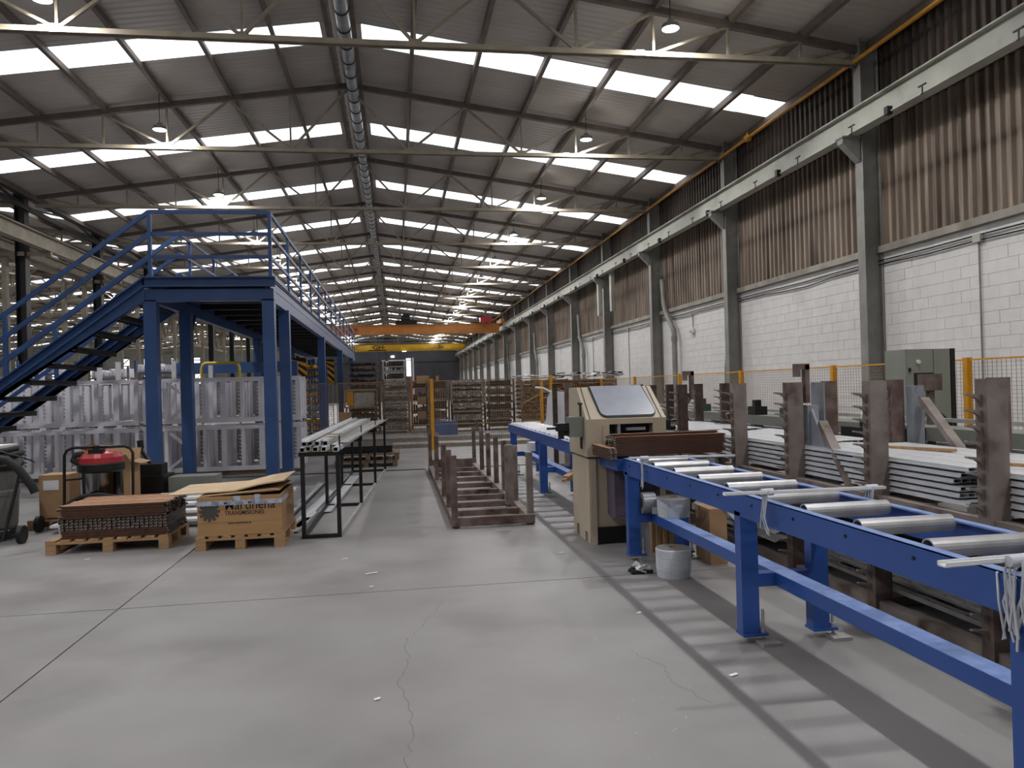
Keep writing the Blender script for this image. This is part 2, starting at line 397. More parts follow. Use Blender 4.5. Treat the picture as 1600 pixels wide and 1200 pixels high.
for i in range(9):
    wn += 1; y = 30+i*8.5
    w = struct('window_%d' % wn, MB().box(-52.32,-52.26,y-.6,y+.6,2.6,7.1), M_purlin)
    part('pane', MB().box(-52.27,-52.22,y-.5,y+.5,2.7,7.0), M_sky, w)
struct('wall_front', MB().box(-52.5,9.6,Y0-.5,Y0-.3,0,10), M_side)

# purlins -----------------------------------------------------------------
def purlin(x, z, label, m_=M_purlin, g='roof purlins'):
    t = MB().box(x-.03, x+.03, Y0, Y1, z-.15, z).box(x-.03, x+.06, Y0, Y1, z-.155, z-.143)
    return single('purlin', t, m_, label, 'purlin', g)
for s, side in ((1,'right'),(-1,'left')):
    for i in range(8):
        x = XR+s*(.28 if i == 0 else 1.47*i+.05*s)
        if i == 7 and s == 1: x = 9.25
        purlin(x, roofz(x)-.0, 'brown steel roof purlin, %s from the ridge duct on its %s' % (ORD[i], side))
for XC in (XR-20.6,):
    mb = MB()
    for s in (1,-1):
        for i in range(8):
            x = XC+s*(.28+1.42*i); z = 9.55-.142*abs(x-XC); mb.box(x-.03,x+.03,Y0,Y1,z-.14,z)
    single('side_bay_purlins', mb, M_purlin, 'thin brown purlins over the side bay beyond the dark posts', 'purlins', kind='stuff')

# roof trusses ------------------------------------------------------------
P_ = 1.47; ZB = 7.70; ZA = 9.38
def node_top(k, s): return (s*(P_*k), 0, ZA-.142*P_*k-9.4+9.4)
def truss_members(full=True):
    mem = []  # (name, p, q, w, mat)
    E_ = 10.0
    for s in (1,-1):
        mem.append(('top_chord', (0,0,ZA), (s*E_,0,ZA-.142*E_), .13, .11, M_chord))
        prev = None
        T = lambda k: (s*P_*k, 0, ZA-.142*P_*k-.05); Bm = lambda k: (s*P_*k, 0, ZB+.03)
        mem.append(('diagonal', T(0), Bm(1), .055, .055, M_truss))
        for k in range(1, 7):
            if k != 2: mem.append(('upright', T(k), Bm(k), .045, .045, M_truss))
        mem.append(('diagonal', Bm(1), T(2), .055, .055, M_truss)); mem.append(('diagonal', T(2), Bm(3), .055, .055, M_truss))
        for k in (3,4,5): mem.append(('diagonal', Bm(k), T(k+1), .05, .05, M_truss))
        mem.append(('diagonal', Bm(6), (s*9.85,0,ZA-.142*9.85), .05, .05, M_truss))
    return mem
def make_truss():
    t = thing('roof_truss', 'x', 'truss', (XR, TY(-2), 0), 'roof trusses of the main hall')
    for y in (-.05, .05):
        mb = MB().bar((XR-10.05, TY(-2)+y, ZB), (XR+10.05, TY(-2)+y, ZB), .045, .09)
        part('bottom_chord', mb, M_truss, t)
    for n, p, q, w, h, mm in truss_members():
        o = Vector((XR, TY(-2), 0)); part(n, MB().bar(o+Vector(p), o+Vector(q), w, h, (0,1,0)), mm, t)
    for x in (-4.6, 5.6): part('splice_plate', MB().cbox((XR+x, TY(-2), ZB+.01), (.16,.15,.11)), M_truss, t)
    for s in (1,-1):
        for k in (1,3): part('gusset_plate', MB().cbox((XR+s*P_*k, TY(-2), ZB+.06), (.22,.02,.12)), M_truss, t)
    return t
t0 = make_truss(); t0['label'] = 'cream roof truss just overhead, two before the first fully seen'
for k in range(-1, 17):
    if TY(k) > Y1: break
    n = k
    lab = ('cream steel roof truss overhead, nearest of those in view' if k == -1 else
           'cream steel roof truss, %s in view counting away from the camera' % ORD[k+1 if k >= 0 else 0])
    copy_tree(t0, (XR, TY(k), 0), lab)
for XC, nm in ((XR-20.6,'bay left of the dark posts'),(XR-41.2,'farthest left bay')):
    mb = MB().bar((-10.1,0,ZB),(10.1,0,ZB),.09,.1)
    for n, p, q, w, h, mm in truss_members(): mb.bar(p, q, w*1.3, h*1.3, (0,1,0))
    me = mb.mesh('roof_truss', M_truss)
    for k in range(1, 16):
        o = put('roof_truss', me, None, (XC, TY(k), 0)); tag(o, 'cream roof truss over the %s, %s away' % (nm, ORD[k-1]), 'truss', 'roof trusses of the side bays')

# ridge duct --------------------------------------------------------------
dk = thing('ridge_duct', 'silver round duct strapped under the ridge of the hall roof', 'duct', (-.86, TY(-2), 9.1))
part('pipe', MB().cyl((-.86, Y0, 9.16), (-.86, Y1, 9.16), .14, 16), mat('spiral_duct_zinc', '#9fa2a8', '#85888f', .35, .6, 3), dk)
stp = MB().ring((0,-.02,0),(0,.02,0),.155,.13,16); stm = stp.mesh('strap', M_black)
for j in range(130):
    y = 6+j*.77
    if y < Y1: put('strap', stm, dk, (-.86, y, 9.16))

# high bay lamps ----------------------------------------------------------
M_lens = emit('lamp_lens', '#f6faff', 14)
def make_lamp(i, ztop):
    lp = thing('high_bay_lamp', 'x', 'lamp', LAMPS[i][:3]); c = LAMPS[i][:3]
    part('housing', MB().lathe(c, [(0,.12),(.05,.12),(.07,.06),(.15,.03),(.16,-.04),(.155,-.05)], 20), M_grey, lp)
    part('lens', MB().lathe(c, [(.15,-.045),(.0,-.06)], 20), M_lens, lp)
    part('hanger', MB().cyl((c[0],c[1],c[2]+.1),(c[0],c[1],ztop),.008,6), M_dark, lp)
    return lp
lpr, lpl = make_lamp(0, 8.70), make_lamp(1, 8.925)
nr = 0; nl = 0
for i, (x, y, z, n) in enumerate(LAMPS):
    o = lpr if i == 0 else lpl if i == 1 else copy_tree(lpr if x > 0 else lpl, (x, y, z))
    if n == 0:
        q = i//2; row = 'right' if x > 0 else 'left'
        o['label'] = 'round white high-bay lamp in the %s row, %s' % (row, 'behind the camera end' if q < 3 else 'at the %s truss from the camera' % ORD[q-2])
        o['group'] = 'high-bay lamps of the %s row' % row
        if q < 3: o['label'] = 'round white high-bay lamp in the %s row, %s before the first truss in view' % (row, ORD[2-q])
    else: o['label'] = 'round white lamp under the side bay roof at x row %s' % ('near' if x > -20 else 'far'); o['group'] = 'lamps of the side bay'
for o in [o for o in COL.objects if o.get('group') == 'lamps of the side bay']: o['label'] = 'round white lamp glowing in the side bay beyond the dark posts'

# right-hand columns, crane runway, pipe -----------------------------------
def ibeam_col(mb, x, y, z0, z1, w=.23, d=.38, t=.025):
    mb.box(x, x+t, y-w/2, y+w/2, z0, z1).box(x+d-t, x+d, y-w/2, y+w/2, z0, z1).box(x+t, x+d-t, y-.012, y+.012, z0, z1); return mb
co = thing('wall_column', 'x', 'column', (9.2, TY(-2), 0), 'steel columns along the right wall')
part('shaft', ibeam_col(MB(), 9.01, TY(-2), 0, 8.15), M_colm, co)
part('crane_bracket', MB().prism([(8.98,6.24),(8.62,6.24),(8.62,6.12),(8.98,5.78)], TY(-2)-.09, TY(-2)+.09, 'y').box(8.6,8.98,TY(-2)-.13,TY(-2)+.13,6.22,6.25), M_colm, co)
part('base_plate', MB().box(8.92,9.4,TY(-2)-.2,TY(-2)+.2,0,.03), M_colm, co)
co['label'] = 'grey steel wall column beside the camera, before the white block wall'
for k in range(-1, 17):
    if TY(k) > Y1-1: break
    copy_tree(co, (9.2, TY(k), 0), 'grey steel column on the right wall, %s' % ('out at the near end by the frame edge' if k == -1 else '%s in view from the right edge' % ORD[k]))
def runway(x, sgn, label, ynear=Y0, bm=M_beam):
    t = thing('crane_runway_beam', label, 'crane beam', (x, 0, 6.27))
    mb = MB().box(x-.012, x+.012, ynear, Y1, 6.27, 6.7).box(x-.12, x+.12, ynear, Y1, 6.255, 6.28).box(x-.12, x+.12, ynear, Y1, 6.69, 6.715)
    part('girder', mb, bm, t)
    part('rail', MB().box(x-.03, x+.03, ynear, Y1, 6.715, 6.77), M_purlin, t)
    return t
rw = runway(8.82, 1, 'long grey-green crane runway beam on the right wall columns')
hk = MB().cbox((0,0,.07),(.03,.18,.02)).cbox((0,0,0),(.015,.02,.14)).cbox((0,.02,-.07),(.02,.04,.02)).mesh('cable_hanger', M_dark)
cp = MB().cbox((0,0,0),(.1,.1,.14)).mesh('rail_clamp', M_dark)
for j in range(50):
    put('cable_hanger', hk, rw, (8.67, 9.3+j*1.95, 6.3))
    if j % 2: put('rail_clamp', cp, rw, (8.69, 10.2+j*1.95, 6.28))
rl = runway(-10.7, -1, 'long cream crane runway beam on the left row of posts', bm=M_truss)
rl2 = runway(-12.2, -1, 'crane runway beam of the side bay behind the posts', bm=M_truss)
gp = thing('gas_pipe', 'ochre yellow pipe running high along the right wall', 'pipe', (8.92, 0, 7.7))
part('pipe', MB().cyl((8.92,Y0,7.70),(8.92,Y1,7.70),.042,10), M_pipe, gp)
for k in range(-2, 16):
    part('clamp', MB().ring((8.92,TY(k)-.03,7.7),(8.92,TY(k)+.03,7.7),.06,.04,10).box(8.9,9.0,TY(k)-.02,TY(k)+.02,7.60,7.66), M_purlin, gp)
part('valve', MB().cyl((8.92,17.9,7.7),(8.92,18.0,7.7),.09,12).cyl((8.92,17.95,7.7),(8.92,17.95,7.86),.02,6), M_pipe, gp)

# conduits and downpipes on the right wall ----------------------------------
cdt = thing('wall_conduit', 'pair of dark cables clipped under the steel sill of the right wall', 'cable', (9.3, 8, 3.8))
for dz in (0,.07):
    pts = []
    for j in range(90):
        y = 8+j*1.02; pts.append((9.36, y, 3.86-dz-(.05+.03*sin(j*1.7))*(abs(((y-TY(0))%6.15)/6.15-.5)*-2+1)*(.4+dz*10)))
    part('cable', MB().tube(pts, .014, 5), M_dark, cdt)
def drop(y, z0, label, boxz=3.8, bell=False):
    t = thing('conduit_drop', label, 'conduit', (9.36, y, z0))
    part('tube', MB().cyl((9.37,y,z0),(9.37,y,boxz),.014,6), M_grey, t)
    if bell: part('bell', MB().cyl((9.38,y,z0-.12),(9.3,y,z0-.12),.12,16).cyl((9.3,y,z0-.12),(9.24,y,z0-.12),.05,12), M_white, t)
    else: part('junction_box', MB().cbox((9.36,y,boxz),(.08,.16,.13)), M_beam, t)
drop(10.95, 1.2, 'thin grey conduit and box on the white wall at the right edge')
drop(22.9, 3.35, 'round white bell hanging on a conduit on the white block wall', bell=True)
drop(29.6, .9, 'thin dark conduit down the white wall between the third and fourth columns')
drop(35.2, .9, 'thin dark conduit down the white wall beyond the fourth column')
for i, (y, lab) in enumerate(((24.9,'grey drainpipe with a bend beside the third wall column'),(37.2,'grey drainpipe with a bend beside the fifth wall column'),(49.6,'grey drainpipe with a bend beside the seventh wall column'),(61.9,'grey drainpipe with a bend beside the ninth wall column'))):
    t = thing('drainpipe', lab, 'drainpipe', (9.2, y, 0), 'drainpipes on the right wall')
    part('pipe', MB().tube([(9.3,y+.45,5.2),(9.3,y+.35,4.4),(9.2,y-.1,4.0),(9.2,y-.75,3.35),(9.2,y-.8,3.2),(9.2,y-.8,0)], .09, 10), M_colm, t)
    part('socket', MB().cyl((9.2,y-.8,3.0),(9.2,y-.8,3.14),.11,10), M_colm, t)
t = thing('drainpipe', 'thin dark drainpipe on the left of the second wall column', 'drainpipe', (9.25, 19.95, 0), 'drainpipes on the right wall')
part('pipe', MB().tube([(9.3,19.9,3.9),(9.3,20.1,3.0),(9.25,20.25,2.0),(9.25,20.3,0)], .06, 8), M_grey, t)
for i, y in enumerate((32.6,30.6)):
    single('vertical_trunking', MB().box(8.95,9.1,y-.13,y+.13,4.65,6.3), M_beam, 'pale vertical trunking %s the fourth wall column' % ('left of' if i == 0 else 'right of'), 'trunking')

# left row of posts and side-bay lattice columns ---------------------------
lc = thing('dark_post', 'x', 'post', (-11.45, TY(0), 0), 'dark posts between the hall and the side bay')
part('shaft', ibeam_col(MB(), -11.6, TY(0), 0, 8.1, .3, .3), M_dark, lc)
part('crane_bracket', MB().box(-12.3,-10.6,TY(0)-.06,TY(0)+.06,6.12,6.25), M_truss, lc)
ev = thing('eave_girder', 'dark braced eave girder along the top of the left post row', 'girder', (-11.45, 60, 7.6))
for k in range(0, 15): part('eave_bracing', MB().bar((-11.25,TY(k)+.01,7.6),(-11.25,TY(k)+6.14,7.6),.1,.14).bar((-11.25,TY(k)+.01,8.0),(-11.25,TY(k)+6.14,8.0),.12,.2).bar((-11.25,TY(k),7.6),(-11.25,TY(k)+3.07,8.0),.06).bar((-11.25,TY(k)+3.07,8.0),(-11.25,TY(k)+6.13,7.6),.06), M_dark, ev)
lc['label'] = 'dark steel post of the left row, first of them, outside the left edge'
for k in list(range(1, 16)): copy_tree(lc, (-11.45, TY(k), 0), 'dark steel post of the left row, %s from the left edge of the picture' % ORD[max(0,k-2)] if k > 1 else 'dark steel post of the left row, hidden before the left edge')
def lattice(x, y, zt=6.2, w=.75):
    mb = MB()
    for dx in (0, w): mb.box(x+dx-.07, x+dx+.07, y-.09, y+.09, 0, zt)
    part_ = []
    n = 8; h = zt/n
    for i in range(n):
        mb.bar((x,y,i*h),(x+w,y,(i+1)*h) if i%2 else (x+w,y,i*h+h*.9),.04); mb.bar((x,y,(i+1)*h-.02),(x+w,y,(i+1)*h-.02),.05)
    return mb
lat = lattice(0,0); lme = lat.mesh('lattice_column', M_truss)
for k in range(2, 16):
    o = put('lattice_column', lme, None, (-12.75, TY(k)+.1, 0)); tag(o, 'cream lattice column behind the dark posts, %s from the left' % ORD[k-2], 'column', 'cream lattice columns of the side bay')
for k in range(4, 16, 1):
    o = put('lattice_column', lme, None, (-31.9, TY(k)+.1, 0)); tag(o, 'cream lattice column between the two far left bays, %s from the left' % ORD[k-4], 'column', 'far cream lattice columns')
# braced girder visible under the mezzanine deck
g_ = thing('lattice_girder', 'cream zigzag lattice girder seen under the mezzanine deck', 'girder', (-12.6, 54, 4.8))
part('chord', MB().bar((-12.6,44,6.1),(-12.6,60,6.1),.16).bar((-12.6,44,4.85),(-12.6,60,4.85),.16), M_truss, g_)
mb = MB()
for i in range(18):
    a = i/18; b = (i+1)/18
    mb.bar((-12.6,44+16*a,4.85 if i%2 else 6.1),(-12.6,44+16*b,6.1 if i%2 else 4.85),.1)
part('brace', mb, M_truss, g_)
# side bay wind bracing and pipes: cluttered steel under its roof
mb = MB(); random.seed(3)
for k in range(2, 15):
    for q in range(2):
        x0 = -12.4-random.random()*18; mb.bar((x0,TY(k)+random.uniform(0,5),random.uniform(5.6,7.4)),(x0-random.uniform(2,5),TY(k)+random.uniform(0,6),random.uniform(5.8,7.6)),.06)
    mb.bar((-12.5,TY(k),6.9),(-31,TY(k),6.9),.08)
single('side_bay_bracing', mb, M_truss, 'tangle of thin cream braces under the side bay roof', 'bracing', kind='stuff')

# overhead cranes ----------------------------------------------------------
def crane(y, z0, z1, m_, label, motor=True):
    t = thing('overhead_crane', label, 'crane', (-1, y, z0))
    part('girder', MB().box(-10.6, 8.55, y-.25, y+.25, z0, z1).box(-10.6,8.55,y-.32,y+.32,z1-.03,z1+.02).box(-10.6,8.55,y-.32,y+.32,z0-.02,z0+.02), m_, t)
    for x in (8.7,-10.8): part('end_truck', MB().cbox((x,y,6.98),(.3,2.6,.36)).cyl((x-.1,y-1,6.85),(x+.1,y-1,6.85),.12,10).cyl((x-.1,y+1,6.85),(x+.1,y+1,6.85),.12,10), m_, t)
    return t
c1 = crane(62, 6.12, 6.86, M_orange, 'orange overhead travelling crane girder spanning the hall')
part('hoist', MB().cbox((1.0,62,7.05),(1.7,.9,.3)).cyl((.6,62,7.3),(1.3,62,7.3),.28,12).cbox((1.0,62,7.6),(.5,.5,.3)), M_dark, c1)
part('marking', MB().cbox((-3.2,61.67,6.5),(.7,.03,.22)), M_inkr, c1)
part('drive_motor', MB().cbox((7.4,61.4,7.15),(.9,.6,.4)), M_red, c1)
c2 = crane(96, 6.5, 7.28, M_cyel, 'yellow overhead travelling crane girder by the end wall')
text('·GH·', .72, (-2.0, 95.66, 6.72), (pi/2,0,0), M_ink, c2, 'crane_lettering', scale_x=1.3)
part('logo_line', MB().box(-3.2,-1.0,95.66,95.68,6.56,6.66), M_ink, c2)
text('5t', .62, (5.75, 95.66, 6.72), (pi/2,0,0), M_ink, c2, 'crane_lettering', scale_x=1.4)
part('work_light', MB().cbox((1.2,95.6,6.42),(.5,.2,.1)), M_day, c2)
c3 = crane(104, 6.9, 7.25, M_beam, 'grey crane bridge behind the yellow crane girder')
# ================================================================ MEZZANINE WITH STAIR
YF, YK, YEND = 13.45, 15.3, 40.5
mz = thing('mezzanine', 'long blue steel mezzanine platform standing on blue posts', 'mezzanine', (-3.0, YF, 0))
for x, y in [(-4.03,YF+.1),(-2.12,YF+.1),(-3.93,YK),(-2.12,YK+.1)]+[(xx,yy) for yy in (22.9,30.4,38.0) for xx in (-3.93,-2.12)]:
    part('post', MB().box(x-.1,x+.1,y-.1,y+.1,0,3.22), M_navy, mz)
    part('base_plate', MB().box(x-.16,x+.16,y-.16,y+.16,0,.015), M_navy, mz)
def channel(mb, x0, x1, y, z0, z1, d=.09, t=.022):       # C channel along x, web on y
    mb.box(x0,x1,y,y+t,z0,z1).box(x0,x1,y-d,y,z1-t,z1).box(x0,x1,y-d,y,z0,z0+t); return mb
part('front_beam', MB().box(-4.13,-2.02,YF,YF+.2,3.2,3.40), M_navy, mz)
part('front_channel', channel(MB(), -4.13,-1.98,YF-.02,3.43,3.6), M_navy, mz)
for x in (-4.05,-2.12):
    part('side_beam', MB().box(x-.06,x+.06,YF+.2,YEND,3.2,3.4), M_navy, mz)
    part('side_channel', MB().box(x-.05,x+.05,YF,YEND,3.42,3.6).box(x-.09,x+.09,YF,YEND,3.59,3.6), M_navy, mz)
part('deck', MB().box(-4.1,-2.05,YF,YEND,3.56,3.588), M_dark, mz)
for j in range(22): part('joist', MB().box(-4.0,-2.17,YF+.9+j*1.2,YF+1.0+j*1.2,3.4,3.56), M_dark, mz)  # joists made near black, the shade under the deck put into their colour
# railings: square posts, three rails, right side, front, far left side
zr = (4.70, 4.33, 3.94)
rail = MB
for z in zr: part('handrail' if z > 4.5 else 'mid_rail', MB().bar((-4.0,YF,z),(-2.08,YF,z),.04,.06), M_navy, mz)
for z in zr: part('handrail' if z > 4.5 else 'mid_rail', MB().bar((-2.06,YF,z),(-2.06,YEND,z),.04,.055), M_navy, mz)
for z in zr: part('handrail' if z > 4.5 else 'mid_rail', MB().bar((-4.02,YK+.1,z),(-4.02,YEND,z),.04,.055), M_navy, mz)
for x in (-4.0,-2.06): part('rail_post', MB().box(x-.03,x+.03,YF-.03,YF+.03,3.6,4.72), M_navy, mz)
for j in range(13):
    y = YF+2.2+j*2.05
    part('rail_post', MB().box(-2.085,-2.035,y-.025,y+.025,3.6,4.70), M_navy, mz)
    part('rail_post', MB().box(-4.045,-3.995,y+.4-.025,y+.4+.025,3.6,4.70), M_navy, mz)
part('toe_board', MB().box(-2.08,-2.06,YF,YEND,3.6,3.70), M_navy, mz)
# stair ---------------------------------------------------------------------
st = thing('steel_stair', 'open blue steel stair with black treads rising to the mezzanine', 'stair', (-6.4, YF+.5, 0))
SL = .75; X0 = -4.1; X1 = X0-3.56/SL
def stringer(y):
    a = Vector((X0,y,3.33)); b = Vector((X1-.1,y,3.33-SL*(X0-X1+.1)))
    part('stringer', MB().prism([(X0,3.2),(X0,3.418),(X1-.1,3.418-SL*(X0-X1+.1)),(X1-.1+.0,max(0,3.2-SL*(X0-X1+.1))),(X1+.1,0)], y-.03, y+.03, 'y'), M_navy, st)
    mb = MB(); t = .014
    # upper channel with lips, above the stringer
    for dz0, dz1, dy in ((0,.18,0.0),):
        mb.prism([(X0,3.42),(X0,3.60),(X1-.1,3.6-SL*(X0-X1+.1)),(X1-.1,3.42-SL*(X0-X1+.1))], y-.02, y-.008, 'y')
    mb.prism([(X0,3.572),(X0,3.60),(X1-.1,3.6-SL*(X0-X1+.1)),(X1-.1,3.572-SL*(X0-X1+.1))], y-.10, y-.02, 'y')
    mb.prism([(X0,3.42),(X0,3.448),(X1-.1,3.448-SL*(X0-X1+.1)),(X1-.1,3.42-SL*(X0-X1+.1))], y-.10, y-.02, 'y')
    part('stringer_channel', mb, M_navy, st)
for y in (YF, YK): stringer(y)
for i in range(13):
    x = X0-.02-.353*i; z = 3.24-SL*(X0-x)
    if z < .1: break
    part('tread', MB().box(x-.30,x,YF+.03,YK-.03,z-.01,z+.03).box(x-.02,x,YF+.03,YK-.03,z-.06,z).box(x-.30,x-.285,YF+.03,YK-.03,z-.03,z), M_black, st)
for y in (YF-.0, YK):
    for dz in (1.10,.73,.34):
        part('stair_handrail' if dz > 1 else 'stair_mid_rail', MB().bar((X0+.1,y,3.6+dz-.0),(X1-.1,y,3.6+dz-SL*(X0-X1+.2)),.065,.05,(0,1,0)), M_navy, st)
    for x in (-6.25,-8.4):
        zz = 3.6-SL*(X0-x); part('rail_post', MB().box(x-.03,x+.03,y-.03,y+.03,zz-.1,zz+1.06), M_navy, st)
part('knee_brace', MB().bar((-3.93,YK,2.5),(-3.93,YK+.7,3.2),.05,.05), M_navy, mz)

# ================================================================ STACKED PALE STILLAGES BEHIND THE STAIR
prong = MB().prism([(0,0),(-.07,.012),(-.075,.004),(-.03,-.012),(0,-.05)], -.03, .03, 'y')
comb_me = MB(); 
for i in range(8): comb_me.prism([(0,.12+i*.085),(-.06,.128+i*.085),(-.062,.118+i*.085),(0,.08+i*.085)], -.035, .035, 'y')
def pale_stillage(x0, x1, z0, label, brace_left=True):
    y0, y1, H = 15.9, 16.9, .93
    t = thing('metal_stillage', label, 'stillage', ((x0+x1)/2, y0, z0), 'pale stacked stillages behind the mezzanine posts')
    for y in (y0, y1-.06):
        part('bottom_rail', MB().box(x0,x1,y,y+.06,z0+.03,z0+.12), M_white_steel, t)
        part('top_rail', MB().box(x0,x1,y,y+.06,z0+H-.07,z0+H), M_white_steel, t)
    n = int((x1-x0)/.36)
    for i in range(n+1):
        x = x0+.04+(x1-x0-.08)*i/n
        big = i % 2 == 0
        for y in (y0, y1-.06):
            part('upright', MB().box(x-.035 if not big else x-.05, x+.035 if not big else x+.05, y+.005, y+.055, z0+.12, z0+H-.07), M_white_steel, t)
        mb = MB()
        for q in range(8): mb.prism([(x-.05,z0+.2+q*.075),(x-.12,z0+.208+q*.075),(x-.122,z0+.198+q*.075),(x-.05,z0+.165+q*.075)], y0+.2, y0+.26, 'y')
        for q in range(8): mb.prism([(x-.05,z0+.2+q*.075),(x-.12,z0+.208+q*.075),(x-.122,z0+.198+q*.075),(x-.05,z0+.165+q*.075)], y0+.55, y0+.61, 'y')
        mb.box(x-.05,x+.04,y0+.2,y0+.26,z0+.1,z0+H-.1).box(x-.05,x+.04,y0+.55,y0+.61,z0+.1,z0+H-.1)
        part('prong_post', mb, M_white_steel, t)
    xb = x0+.48
    for a, b in (((xb,z0+H-.1),(xb+.42,z0+H*.5)),((xb+.42,z0+H*.5),(xb,z0+.12))):
        part('brace', MB().bar((a[0],y0-.03,a[1]),(b[0],y0-.03,b[1]),.05,.06,(0,1,0)), M_white_steel, t)
    part('backing_panel', MB().box(x0+.05,x1-.05,y1-.02,y1,z0+.15,z0+H-.1), M_alud, t)
    for i in range(3): part('cross_bar', MB().box(x0+.3+i*(x1-x0-.6)/2-.04,x0+.3+i*(x1-x0-.6)/2+.04,y0+.06,y1-.06,z0+.05,z0+.12), M_white_steel, t)
pale_stillage(-4.92,-1.92,.05,'pale grey stillage with prong posts, lower of the right pair')
pale_stillage(-4.92,-1.92,1.02,'pale grey stillage with prong posts, upper of the right pair')
pale_stillage(-8.4,-5.02,.05,'pale grey stillage behind the stair, lower of the left pair')
pale_stillage(-8.4,-5.02,1.02,'pale grey stillage behind the stair, upper of the left pair')
single('timber_sleeper', MB().box(-8.4,-1.95,15.95,16.1,0,.05).box(-8.4,-1.95,16.6,16.8,0,.05), M_woodd, 'grey sleepers under the pale stacked stillages', 'sleeper', kind='stuff')
# yellow hoop guard and blue beam behind
hp = thing('safety_hoop', 'yellow tubular hoop rail standing behind the pale stillages', 'guard rail', (-3.8, 17.5, 0))
part('tube', MB().tube([(-4.2,17.5,0),(-4.2,17.5,2.2),(-4.17,17.5,2.28),(-4.1,17.5,2.31),(-3.5,17.5,2.31),(-3.43,17.5,2.28),(-3.4,17.5,2.2),(-3.4,17.5,0)], .03, 8), M_hoop, hp)
bb = thing('blue_gantry', 'low blue steel beam frame standing behind the pale stillages', 'frame', (-4.4, 22, 0))
part('beam', MB().box(-6.0,-2.7,21.9,22.1,2.2,2.5), M_navy, bb)
for x in (-5.9,-2.8): part('leg', MB().box(x-.09,x+.09,21.92,22.08,0,2.2), M_navy, bb)
for i in range(11):
    x = -8.6+i*.42; h = 2.2+.25*((i*7)%3)/2
    single('upright_profile', MB().box(x-.05,x+.05,19.2,19.28,0,h), M_white_steel if i%3 else M_rustg, 'upright pale steel bar, %s of the row behind the stillages' % ORD[i], 'bar', 'upright bars behind the pale stillages')

# ================================================================ PALLETS
def pallet(x0, y0, w, d, label, m_=M_wood):
    """boards run along y when seen from the front; w along x, d along y"""
    t = thing('pallet', label, 'pallet', (x0+w/2, y0+d/2, 0))
    for i in range(3):
        xa = x0+(w-.1)*i/2; part('bottom_board', MB().box(xa,xa+.1,y0,y0+d,0,.02), m_, t)
        for j in range(3):
            ya = y0+(d-.12)*j/2; part('block', MB().box(xa,xa+.1,ya,ya+.12,.02,.10), m_, t)
    for j in range(3):
        ya = y0+(d-.12)*j/2; part('cross_board', MB().box(x0,x0+w,ya,ya+.12,.10,.12), m_, t)
    return t
pl = pallet(-3.6, 8.45, 1.2, .8, 'wooden pallet under the stacked brown profile strips')
for i in range(9):
    xa = -3.6+i*(1.2-.1)/8; part('deck_board', MB().box(xa,xa+.095,8.45,9.25,.12,.142), M_wood, pl)
pr = pallet(-2.07, 8.2, .88, 1.0, 'wooden pallet under the printed transmission parts crate')
for i in range(7):
    xa = -2.07+i*(.88-.1)/6; part('deck_board', MB().box(xa,xa+.09,8.2,9.2,.12,.142), M_wood, pr)
# brown foil strips on the left pallet
def strip_me(l, w, h, ax):
    mb = MB()
    if ax == 'x': mb.box(-l/2,l/2,-w/2,w/2,0,h).box(-l/2-.014,-l/2,-w/2+.003,w/2-.003,.003,h-.003).box(l/2,l/2+.014,-w/2+.003,w/2-.003,.003,h-.003)
    else: mb.box(-w/2,w/2,-l/2,l/2,0,h).box(-w/2+.003,w/2-.003,-l/2-.006,-l/2,.003,h-.003).box(-w/2+.003,w/2-.003,l/2,l/2+.006,.003,h-.003)
    me = mb.mesh('foiled_strip', M_foil); me.materials.append(M_foilend); me.materials.append(M_foiltop)
    for p in me.polygons:
        if p.index >= 6: p.material_index = 1
        elif p.index == 1: p.material_index = 2  # same foil, top face coloured lighter than the sides
    return me
sx = strip_me(1.03,.036,.024,'x'); sy = strip_me(.74,.040,.027,'y'); random.seed(11)
LG = 'brown strips stacked on the left pallet'
zb = .143
for z in range(3):
    for j in range(17): tag(put('foiled_strip', sx, None, (-2.95+random.uniform(-.012,.012), 8.52+j*.0435, zb+z*.028)), 'brown wood-grain strip at the bottom of the pallet stack', 'strip', LG+', bottom')
for z in range(4):
    for j in range(23): tag(put('foiled_strip', sy, None, (-3.46+j*.046, 8.88+random.uniform(-.012,.012), zb+.084+z*.031)), 'brown strip lying crosswise, its cut silver end showing in the pallet stack', 'strip', LG+', crosswise')
for z in range(5):
    for j in range(17): tag(put('foiled_strip', sx, None, (-2.95+random.uniform(-.03,.03), 8.5+j*.0445, zb+.208+z*.0275+random.uniform(0,.004))), 'brown wood-grain strip on top of the pallet stack', 'strip', LG+', top')

# printed crate ----------------------------------------------------------------
cr = thing('wooden_crate', 'light wooden crate printed Martinena Transmisiones with open lid flaps', 'crate', (-1.63, 8.7, .142))
X0c, X1c, Y0c, Y1c = -2.05, -1.21, 8.22, 9.15
for i in range(3):
    z0 = .145+i*.135; part('front_board', MB().box(X0c,X1c,Y0c,Y0c+.018,z0,z0+.133), M_cardw, cr)
    part('side_board', MB().box(X1c-.018,X1c,Y0c+.02,Y1c,z0,z0+.133), M_cardw, cr)
    part('side_board', MB().box(X0c,X0c+.018,Y0c+.02,Y1c,z0,z0+.133), M_cardw, cr)
    part('back_board', MB().box(X0c+.02,X1c-.02,Y1c-.018,Y1c,z0,z0+.133), M_cardw, cr)
part('inner_flap', MB().prism([(X0c+.03,.555),(X1c-.08,.60),(X1c-.02,.585),(X0c+.02,.548)], Y0c+.03, Y1c, 'y'), M_card, cr)
